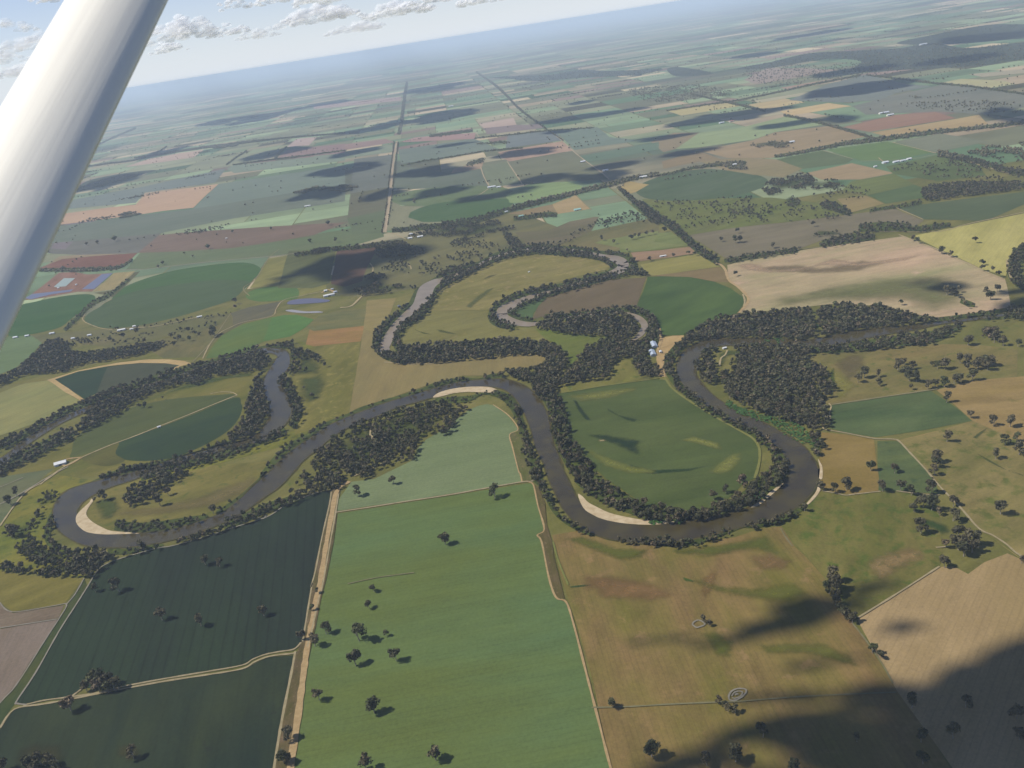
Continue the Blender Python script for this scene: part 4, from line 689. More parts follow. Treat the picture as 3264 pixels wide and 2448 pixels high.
# ================================================================== WOODS AND TREES
BELTS = r"""
# kind | spacing height source | outline (belts carry their width)
B | 9 17 creek belt | e 600,900,50 480,875,50 410,822,52 402,760,52 440,700,52 500,640,52 560,600,50 620,550,45 645,500,40 665,460,36 720,425,40 800,380,48 870,345,55
B | 9 17 creek belt | e 560,835,60 530,780,60 522,720,55 580,660,52 660,620,48 715,565,44 750,515,44 775,455,44 820,415,44 900,372,44 960,340,40 1040,312,34
B | 10 16 creek belt | e 870,330,60 960,312,50 1060,290,50 1160,240,56 1280,202,60 1400,188,56 1500,198,46 1650,212,40 1780,226,40 1860,246,46 1925,290,50 1890,345,46 1770,372,42 1690,402,44 1560,432,46 1440,452,46 1330,480,46 1245,505,44 1180,555,46 1142,595,44 1145,640,44 1200,668,44 1290,682,40
B | 10 15 creek belt | e 1400,165,34 1560,180,34 1700,188,34 1830,212,34 1900,214,36 1980,228,40 2042,272,44 2050,310,50 1990,335,46 1900,360,38 1800,390,36 1650,430,38 1500,472,40 1380,510,44 1310,548,46 1262,590,46 1300,628,40 1400,645,36
P | 11 17 creek wood | e 2040,310 2100,320 2145,352 2110,360 2050,345
P | 9.8 18 creek wood | e 1425,695 1450,668 1500,645 1650,632 1800,605 1950,595 2040,628 2080,670 2090,710 2060,748 1980,764 1850,742 1650,732 1500,708
B | 9 17 creek belt | e 1480,620,36 1650,612,36 1800,592,36 1950,580,40 2050,585,44 2130,610,56 2175,660,66 2180,720,80 2160,780,90 2110,840,110
P | 9.8 18 creek wood | e 1780,800 1880,770 1980,765 2060,790 2150,800 2130,860 2080,900 1990,865 1930,905 1880,1005 1750,1020 1600,1052 1560,1090 1480,1105 1380,1085 1400,1060 1440,1000 1460,960 1600,975 1660,960 1690,890
P | 9 17 creek wood | e 2040,890 2110,860 2150,930 2212,950 f 205,950 200,995 60,995 e 2090,985 2060,930
P | 9.8 18 creek wood | e 600,810 720,802 850,790 1000,785 1150,770 1300,768 1420,772 1540,795 1615,865 1630,915 1600,962 1500,1002 1440,1040 1320,1020 1230,990 1240,962 1380,955 1470,925 1500,890 1440,862 1300,862 1100,882 900,900 700,915 580,915 500,905 480,868 560,850
B | 12 14 river belt north | e 1225,1015,46 1150,1005,50 1060,1022,18 970,1015,20 890,1032,34 780,1052,30 700,1085,22 600,1118,22 540,1142,34 480,1162,44 400,1188,44 300,1222,50 230,1262,56 150,1292,56 60,1332,56 0,1370,56 d 1980,1392,58 1900,1432,60 1800,1512,64 1740,1580,64 1690,1645,60 g 1500,20,56 1425,90,54 1352,150,50 1290,192,44 1210,236,34
B | 9 12 shrubby belt | g 640,298,58 760,318,66 900,308,66 1050,284,64 1160,264,50
B | 9 15 dark field river trees | g 1245,306,44 1340,270,48 1420,232,50 1500,195,48 1580,172,46 1680,130,40
P | 6.5 13 pointed row | g 990,392 1010,372 1100,345 1230,312 1232,328 1120,362 1010,395
B | 13 14 dark field river trees | g 910,410,16 840,424,30 780,428,40 700,446,30 640,446,34 600,452,40
P | 9 16 river elbow wood | g 380,470 460,435 560,440 615,475 570,530 520,580 460,590 400,575 300,585 150,570 0,550 0,515 120,530 280,520
P | 9.5 13 river elbow wood | g 90,400 170,370 230,400 330,440 380,480 300,520 170,500 100,450
B | 9 14 river elbow belt | g 380,455,40 300,420,40 262,370,36 268,310,34 288,250,34 330,195,34 385,140,40 450,108,44 540,65,44 640,30,44 740,0,44 d 1000,1580,34 1100,1545,40 1200,1515,40 1300,1490,44 1400,1452,50 1500,1430,50
P | 14 13 scattered elbow trees | g 20,350 60,290 120,300 180,250 230,120 280,90 330,150 240,200 200,300 150,380 60,380
P | 9.5 17 meadow clump | g 685,170 720,110 780,75 850,50 900,20 1000,0 1060,-10 1000,40 900,85 840,145 750,192
P | 12.5 16 peninsula wood | e 0,1659 0,1500 60,1440 120,1400 250,1320 450,1250 600,1200 760,1165 980,1190 940,1240 870,1300 830,1350 720,1405 655,1475 700,1528 560,1530 400,1600 330,1650 g 1950,30 1880,90 1700,130 1600,160 1640,80 1700,0
P | 10.5 16 peninsula wood | e 880,1250 900,1230 930,1260 900,1320 820,1380 800,1340
B | 13 14 peninsula fringe | e 780,1155,30 900,1150,40 1000,1140,34 1080,1110,14 1160,1108,40 1240,1140,60 1290,1200,60 1310,1255,50
B | 9 15 river belt middle | e 1300,1200,50 1322,1260,34 1338,1330,40 1350,1400,60 1372,1480,64 1398,1550,64 1440,1630,64 h 1215,10,60 1272,70,44 1300,130,36 1330,200,26 1375,255,24 1440,300,24 1520,335,28 1570,350,24
B | 9 17 pivot bank wood | e 1440,1090,60 1500,1120,90 1540,1180,100 1570,1250,100 1580,1330,110 1600,1400,120 1640,1480,130 1690,1560,140 1750,1630,140 h 1500,20,120 1580,90,110 1660,140,100 1760,185,90 1850,220,80 1960,245,80 2080,255,78 2200,255,70 i 330,262,60 450,240,64 560,202,76 650,158,84 720,112,100 790,62,120 860,10,140 f 985,1560,130
B | 9 15 river belt east | f 985,1545,120 970,1490,90 920,1435,66 840,1378,60 760,1332,50 680,1288,44 560,1240,40 480,1180,50 420,1130,50 350,1075,50 295,1012,56 262,950,50 275,885,60 310,832,60 365,790,50
P | 9.8 19 north wood | f 350,800 370,748 440,695 520,655 620,625 720,607 850,596 1000,582 1160,570 1185,640 1195,720 1215,750 1180,775 1000,780 820,772 620,772 500,788 420,825
P | 9.8 19 north wood | f 1205,580 1300,552 1500,550 1680,565 1780,595 1870,622 1950,632 2030,642 1900,668 1700,695 1500,720 1330,742 1255,742 1225,670
B | 11 14 river belt far right | f 1950,640,30 2100,625,34 2212,610,34 2400,590,40
B | 9 16 river belt far right | f 1060,800,50 1180,812,50 1270,825,50 1360,822,50 1500,802,60 1650,782,64 1800,764,70 1900,752,76 2000,735,70 2070,700,50 2140,676,30
P | 9.8 18 peninsula main wood | f 425,860 500,815 620,795 720,795 850,800 1000,808 1150,815 1190,850 1160,885 1170,930 1230,965 1235,1020 1270,1070 1250,1150 1265,1200 1285,1260 1265,1330 1200,1338 1130,1318 1000,1275 900,1245 800,1215 700,1165 640,1115 600,1040 600,980 700,950 760,900 800,850 700,835 600,830 540,870 570,960 560,1050 480,1015 435,950
P | 13 17 peninsula main wood | f 1190,920 1260,930 1290,990 1330,1070 1290,1120 1240,1060
P | 13 15 peninsula main wood | f 1170,1370 1240,1390 1265,1450 1235,1530 1195,1500
P | 12 16 peninsula main wood | f 760,840 860,825 900,880 820,930 700,940 640,900
B | 8.5 16 west river belt | d -60,1470,50 0,1440,50 150,1382,50 300,1305,50 420,1235,50 530,1185,44 600,1150,40 700,1112,44 800,1082,44 900,1052,44 1000,1012,44 1080,985,44 1200,960,44 1350,920,50 1500,885,50 1600,850,46 1700,822,40 1800,808,34 1880,800,44
P | 9 16 west river wood | d 480,1370 540,1260 620,1180 760,1110 900,1080 1050,1035 1200,985 1400,905 1600,865 1700,865 1740,900 1770,950 1700,978 1640,960 1500,982 1400,992 1340,1000 1260,1060 1180,1042 1000,1095 860,1155 760,1235 650,1295 560,1335
B | 9 16 west river belt | d -60,1630,70 0,1590,70 120,1530,70 250,1468,74 380,1400,74 470,1350,60
P | 9 17 west river wood | d 1650,1000 1720,975 1700,1040 1682,1110 1735,1200 1738,1262 1690,1325 1620,1375 1540,1420 1455,1395 1500,1345 1555,1280 1568,1190 1605,1090
B | 9 14 inner lagoon belt | d 1500,1432,36 1400,1452,36 1300,1490,40 1200,1512,40 1100,1542,40 950,1572,40 800,1595,36 740,1620,36 650,1650,36
B | 9 14 inner lagoon belt | d 1830,1350,44 1760,1378,44 1650,1420,44 1500,1475,44 1350,1522,44 1200,1562,44 1050,1602,44 900,1650,40
B | 9 17 lagoon east belt | d 1890,850,50 1845,920,50 1810,975,54 1810,1030,60 1860,1100,70 1895,1180,66 1905,1250,60 1865,1325,30
P | 12 16 lagoon east wood | d 1880,820 1960,830 2050,880 2088,935 2060,990 1960,1000 1880,1010 1850,970 1880,880
P | 9 17 west creek wood | d -60,1070 0,1010 100,965 200,885 270,810 330,770 430,780 450,835 560,855 700,835 900,805 1040,785 1045,805 900,855 700,895 550,912 400,968 200,985 100,1005 0,1060
P | 18 13 open homestead trees | d 430,740 690,730 690,780 600,800 430,800
B | 13 12 avenue trees | d 410,705,24 480,640,26 540,580,26 600,530,28 680,490,30 750,440,18 830,375,16
B | 20 12 avenue trees | d 700,690,24 850,690,16 1100,655,24 1250,630,26 1400,610,30 1480,600,30
P | 34 13 open paddock trees | d 700,720 1000,700 1400,620 1420,690 1100,800 1050,790 700,800
P | 13 14 shaded wood | e 200,500 320,405 335,355 450,345 500,400 620,405 650,440 450,465 300,485
P | 10 14 shaded wood | e 400,182 430,152 550,135 620,165 700,190 720,205 600,222 420,242
B | 10 13 shaded wood | d 1890,225,18 2000,208,22 2100,192,26 e 0,195,26 200,180,26 400,160,26 450,145,30
B | 12 12 tree row above brown field | d 250,320,18 400,318,24 560,318,24 680,310,24 770,300,20 850,250,12
P | 22 14 open woodland | e 440,270 700,225 900,240 960,285 850,345 600,340 400,310
P | 14 14 homestead wood | e 600,100 850,35 1200,0 1275,22 1270,62 1000,122 900,180 850,112 700,110
P | 10 15 homestead wood | e 1210,85 1270,98 1350,168 1270,170 1225,120
P | 24 14 open woodland | e 880,180 1000,120 1250,180 1100,260 1000,290 930,250
B | 12 14 road avenue | b 500,1475,26 700,1455,34 900,1432,36 1100,1392,38 1250,1342,34 1400,1302,36 1600,1252,32 1750,1212,28 1890,1180,30 2000,1150,26 2212,1110,24
B | 14 14 homestead wood | b 1280,1400,26 1400,1385,30 1500,1370,30 1560,1375,30
B | 17 13 paddock row | b 1640,1500,20 1780,1440,20 1900,1400,44 2050,1370,44 2170,1360,40
B | 22 13 paddock row | b 1820,1370,16 1860,1430,16 1900,1470,16
B | 18 14 paddock row | b 2212,1400,30 1800,1440,20 1640,1540,14 1500,1560,20
B | 10 15 road avenue right | b 1950,1195,18 2000,1240,28 2080,1310,34 2160,1380,38 2212,1420,38 c 60,1125,30 130,1180,36 220,1240,40 300,1300,42 400,1390,44 505,1455,42
B | 11 14 road row | c 540,1450,20 620,1440,26 700,1430,28 800,1412,26 950,1392,28
B | 10 15 road row | c 1070,1362,20 1130,1350,44 1250,1325,50 1380,1318,34
B | 12 14 road row | c 1290,1270,36 1400,1260,50 1540,1262,44 1600,1275,30 1700,1262,30 1800,1248,26
P | 14 14 road row | c 1030,1295 1080,1280 1190,1290 1180,1310 1050,1315
B | 13 13 paddock row | c 1350,1172,16 1450,1155,18 1560,1140,18 1640,1125,24
B | 10 14 far copse | c 1080,1145,34 1130,1140,50 1190,1165,44 1245,1190,24
P | 9.5 15 far copse | c 1640,1060 1700,1032 1900,1012 2100,1010 2300,1030 2100,1062 1900,1085 1750,1108 1660,1112
P | 12 14 far copse | c 740,1070 800,1000 870,992 1000,965 1060,1002 1230,1000 1240,1030 1100,1045 900,1055 800,1092
P | 13 13 far copse | c 870,1110 930,1090 960,1130 900,1150
P | 26 13 open far trees | c 100,1130 400,1110 700,1090 800,1140 1050,1150 1180,1210 900,1230 500,1250 260,1260
P | 17 13 open far trees | c 560,1150 700,1140 820,1160 800,1190 600,1190
P | 22 13 open far trees | c 1020,1050 1200,1030 1360,1060 1300,1100 1100,1110
P | 26 13 open far trees | c 1440,930 1900,880 2212,930 2212,990 1900,1000 1700,980
B | 10 14 road row far right | c 1730,852,30 1820,868,34 1960,902,34 2100,942,34 2212,965,30
P | 16 14 open far trees | c 1900,840 2212,790 2212,900 2000,870
B | 13 13 far row | c 20,985,10 200,970,12 360,935,14 500,915,22 660,905,22
P | 11 13 far copse | c 520,915 600,900 670,935 600,940
B | 13 13 far row | c 820,870,16 1000,840,18 1200,800,20 1400,775,24 1700,735,22 1900,715,18 2212,680,20
P | 17 12 pine plot | c 680,805 800,785 920,790 900,815 760,820
B | 13 12 far row | c 870,640,10 1000,665,14 1200,715,14 1380,770,14
B | 13 12 far row | c 350,520,8 500,555,10 700,600,12 770,615,12
B | 15 12 far row | c 1330,415,8 1500,435,10 1700,460,10 1900,478,10 2212,520,12
B | 15 12 far row | c 220,615,6 450,580,8 600,560,8 800,520,8 1050,465,10 1300,418,10
B | 9 12 long avenue | b 438,1490,5 452,1400,5 464,1310,5 476,1220,5 492,1080,5 506,980,6 514,905,6
B | 9 12 long avenue | b 474,1440,4 490,1340,4 502,1240,4 516,1120,5 530,1000,5 542,910,6
B | 16 14 long avenue | b 545,860,22 560,800,20 572,700,20 585,600,18 598,525,14
B | 15 14 long avenue | b 1040,460,8 1150,535,14 1230,605,14 1300,680,12 1400,760,10 1600,900,6
B | 15 12 far row | b 740,870,14 900,850,18 1020,835,14
B | 15 12 far row | b 560,1060,6 700,1030,8 900,1000,8 1100,965,8 1340,945,10
B | 15 12 far row | b 1030,885,6 1250,862,8 1500,835,8 1800,815,6
P | 18 12 pine plot | b 975,1045 1060,1015 1110,1020 1000,1070
P | 18 12 pine plot | b 1050,915 1230,900 1240,918 1060,922
P | 12 13 far copse | d 1900,210 2000,200 2040,215 1900,222
B | 14 13 far row | a 860,1010,8 1000,990,10 1300,945,14 1500,920,14 1800,885,10 2212,850,8
P | 12 13 far copse | a 1310,940 1400,925 1530,925 1450,945 1340,950
B | 13 13 far row | a 1450,1055,8 1510,1010,8 1580,965,8
B | 13 13 far row | a 1760,1020,12 1800,970,12 1840,940,10
B | 15 12 far row | a 1490,1055,8 1700,1025,8 2000,990,8 2212,962,8
P | 13 13 far copse | a 740,1390 800,1360 890,1360 900,1375 780,1395
B | 13 12 far row | a 560,1065,10 700,1045,10 860,1025,10 1000,980,10 1070,935,8
B | 13 13 far row | a 620,930,8 750,870,10 870,820,10
P | 11 13 dark far wood | a 490,1225 600,1165 800,1120 880,1125 640,1190
P | 12 13 homestead trees left | b 60,1195 270,1185 260,1210 180,1225 70,1210
P | 12 13 far copse | a 1880,1230 2050,1190 2212,1190 2212,1205 2080,1210 1950,1235
B | 9 16 oxbow belt | j 2330,300,160 2180,400,160 2090,520,160 2080,640,160 2140,740,160 2250,800,160
P | 9 15 dark right wood | j 1950,1130 2050,1080 2212,1060 2400,1060 2400,1200 2212,1230 2000,1210
B | 13 13 right river scrub | j 1420,1000,60 1520,1040,70 1600,1060,50
P | 14 14 right river scrub | j 1680,1340 1850,1340 1920,1440 1880,1540 1780,1460 1700,1440
B | 12 12 right river scrub | j 1500,1210,40 1700,1220,50 1900,1210,50 2100,1190,50

B | 9 14 outer bend bank trees | i -60,372,30 20,385,32 120,388,40 200,392,44 280,395,44 340,396,34 400,385,40 450,360,48 520,330,52 580,308,52 640,292,40 700,300,26 780,288,28 860,262,30 930,228,32 990,190,26
B | 9 13 outer bend bank trees | h 1860,395,24 1960,402,30 2060,400,30
P | 60 15 open hill woods | c 610,385 800,345 1000,300 1200,286 1500,270 1700,240 1900,268 2212,235 2212,330 2000,362 1700,382 1500,392 1350,404 1260,385 1300,340 1100,330 800,378
P | 60 15 open hill woods | c 1100,370 1300,350 1500,390 1350,410
P | 70 15 open hill woods | b 1120,498 1300,486 1500,480 1700,448 1900,455 2212,440 2100,482 1700,500 1400,520 1250,505
P | 50 14 open hill woods | c 650,400 900,360 1100,370 1350,410 1100,440 800,470 700,450
P | 30 13 open far trees | c 0,500 200,480 400,470 600,520 300,560 100,560
P | 34 13 open far trees | c 1500,580 1800,560 2100,560 2212,620 1900,620
"""
SHEDS = r"""
# place | length width wall-height bearing | wall roof | label | name category
f 170,808 | 36 13 4.5 3 | tin blue | upper of the two long grey blue sheds beside the sandy yard at the creek wood
f 161,862 | 34 13 4.5 3 | tin blue | lower of the two long grey blue sheds beside the sandy yard at the creek wood
f 213,852 | 9 6 3 5 | cream tin | small shed in the sandy yard right of the two long sheds
f 228,238 | 22 7 3.6 88 | white white | long white shed on the pinkish strip by the avenue
f 622,828 | 9 6 3 80 | white white | small white hut in the clearing of the triangular wood | hut hut
e 548,560 | 14 9 3.5 170 | dark dark | dark roofed house on the west bank of the creek | house house
e 1380,338 | 6 4 2.6 80 | white white | tiny white trough shed in the creek loop field | hut hut
d 390,1568 | 26 17 4.5 70 | white white | white shed at the foot of the half-circle field's lane
d 780,712 | 27 11 4.5 78 | white white | long white shed under the large oval crop circle
d 862,690 | 10 9 5 78 | white white | white tank-like shed right of the long white shed
d 845,705 | 12 8 3 78 | cream tin | low pale shed between the long shed and the white tank
d 1280,626 | 18 8 3.5 78 | white white | white shed at the right end of the lane below the oval crop circle
d 100,758 | 16 10 3.5 84 | white tin | white house at the left edge below the small oval field | house house
d 175,748 | 14 9 3.5 84 | tin tin | pale grey house in the tree row at the left | house house
d 335,732 | 18 9 3.5 84 | white tin | long pale roofed house at the avenue's lower end | house house
d 575,744 | 14 9 3.5 84 | white tin | white roofed house among the homestead trees | house house
d 470,765 | 12 9 3.5 84 | cream tin | cream house among the homestead trees, left one | house house
d 2110,490 | 40 12 5 76 | white white | long white dairy shed beside the ponds | dairy_shed shed
d 2088,460 | 12 10 4 76 | white white | white shed above the long dairy shed
d 2150,468 | 14 10 4 76 | cream tin | pale shed right above the long dairy shed
d 2130,450 | 9 7 4 76 | tin tin | small grey shed at the top of the dairy yard
d 1452,122 | 9 7 3 84 | white white | white hut in the mauve field | hut hut
d 1020,1332 | 8 5 2.6 62 | white white | white pump hut on the lane halfway across the half-circle field | hut hut
d 490,420 | 8 7 4 80 | white white | white tank shed in the pond works
d 375,440 | 10 7 3 80 | white white | low white shed beside the green pond
a 1972,1323 | 34 12 4 86 | white white | long white shed alone in the green paddocks left of the avenue
b 1140,1202 | 44 16 5 86 | white tin | long pale shed between the crop circles, left one
b 1185,1202 | 22 14 4 86 | tin tin | shorter pale shed between the crop circles, right one
b 618,1530 | 20 12 4 84 | white white | white house beside the long avenue's foot | house house
b 625,1503 | 14 9 4 84 | tin tin | grey house just above the white one at the avenue's foot | house house
b 682,1520 | 26 12 4 84 | tin white | pale shed right of the houses at the avenue's foot
b 1690,1348 | 30 18 4.5 84 | green green | green roofed house on the square tan paddock | house house
b 1330,1388 | 22 12 4 84 | green green | green roofed shed in the trees south of the highway
b 2112,1136 | 46 14 4.5 84 | white white | long white shed in the tree row at the crop circle
c 90,990 | 44 10 4.5 84 | white white | long white shed left of the round crop circle
c 596,921 | 22 14 4.5 84 | white white | white house in the copse above the crop circle | house house
c 1438,910 | 26 16 5 84 | tin tin | white shed at the green field's lower edge
c 1498,906 | 26 14 4.5 84 | tin tin | grey shed right of the white shed at the green field's lower edge
c 1535,900 | 24 12 4.5 84 | white tin | white shed at the end of the farmyard row
c 1570,890 | 20 14 4.5 84 | tin white | pale shed at the right end of the farmyard row
c 1382,932 | 14 9 4 84 | white white | small white shed on the tan paddock
c 1430,633 | 60 18 6 84 | cream tin | white roofed yard building by the red field
c 1465,645 | 40 16 6 84 | cream tin | pale yard building below the white one by the red field
c 1650,250 | 80 26 8 84 | white tin | large white roof on the distant wooded ridge
c 525,688 | 34 15 6 84 | white tin | pale homestead in the shaded far paddocks | house house
c 580,680 | 30 15 6 84 | cream red | reddish roofed homestead in the shaded far paddocks | house house
c 915,795 | 30 18 5 84 | white tin | pale house right of the pine plot | house house
b 1725,1040 | 30 18 5 84 | dark tin | dark house by the diagonal road among trees | house house
b 1870,1095 | 30 14 4.5 84 | white tin | white shed on the diagonal road's right
b 1235,1360 | 14 9 4 84 | tin tin | small grey shed by the highway trees
b 880,683 | 60 24 6 84 | white tin | pale shed in the far tree line
"""
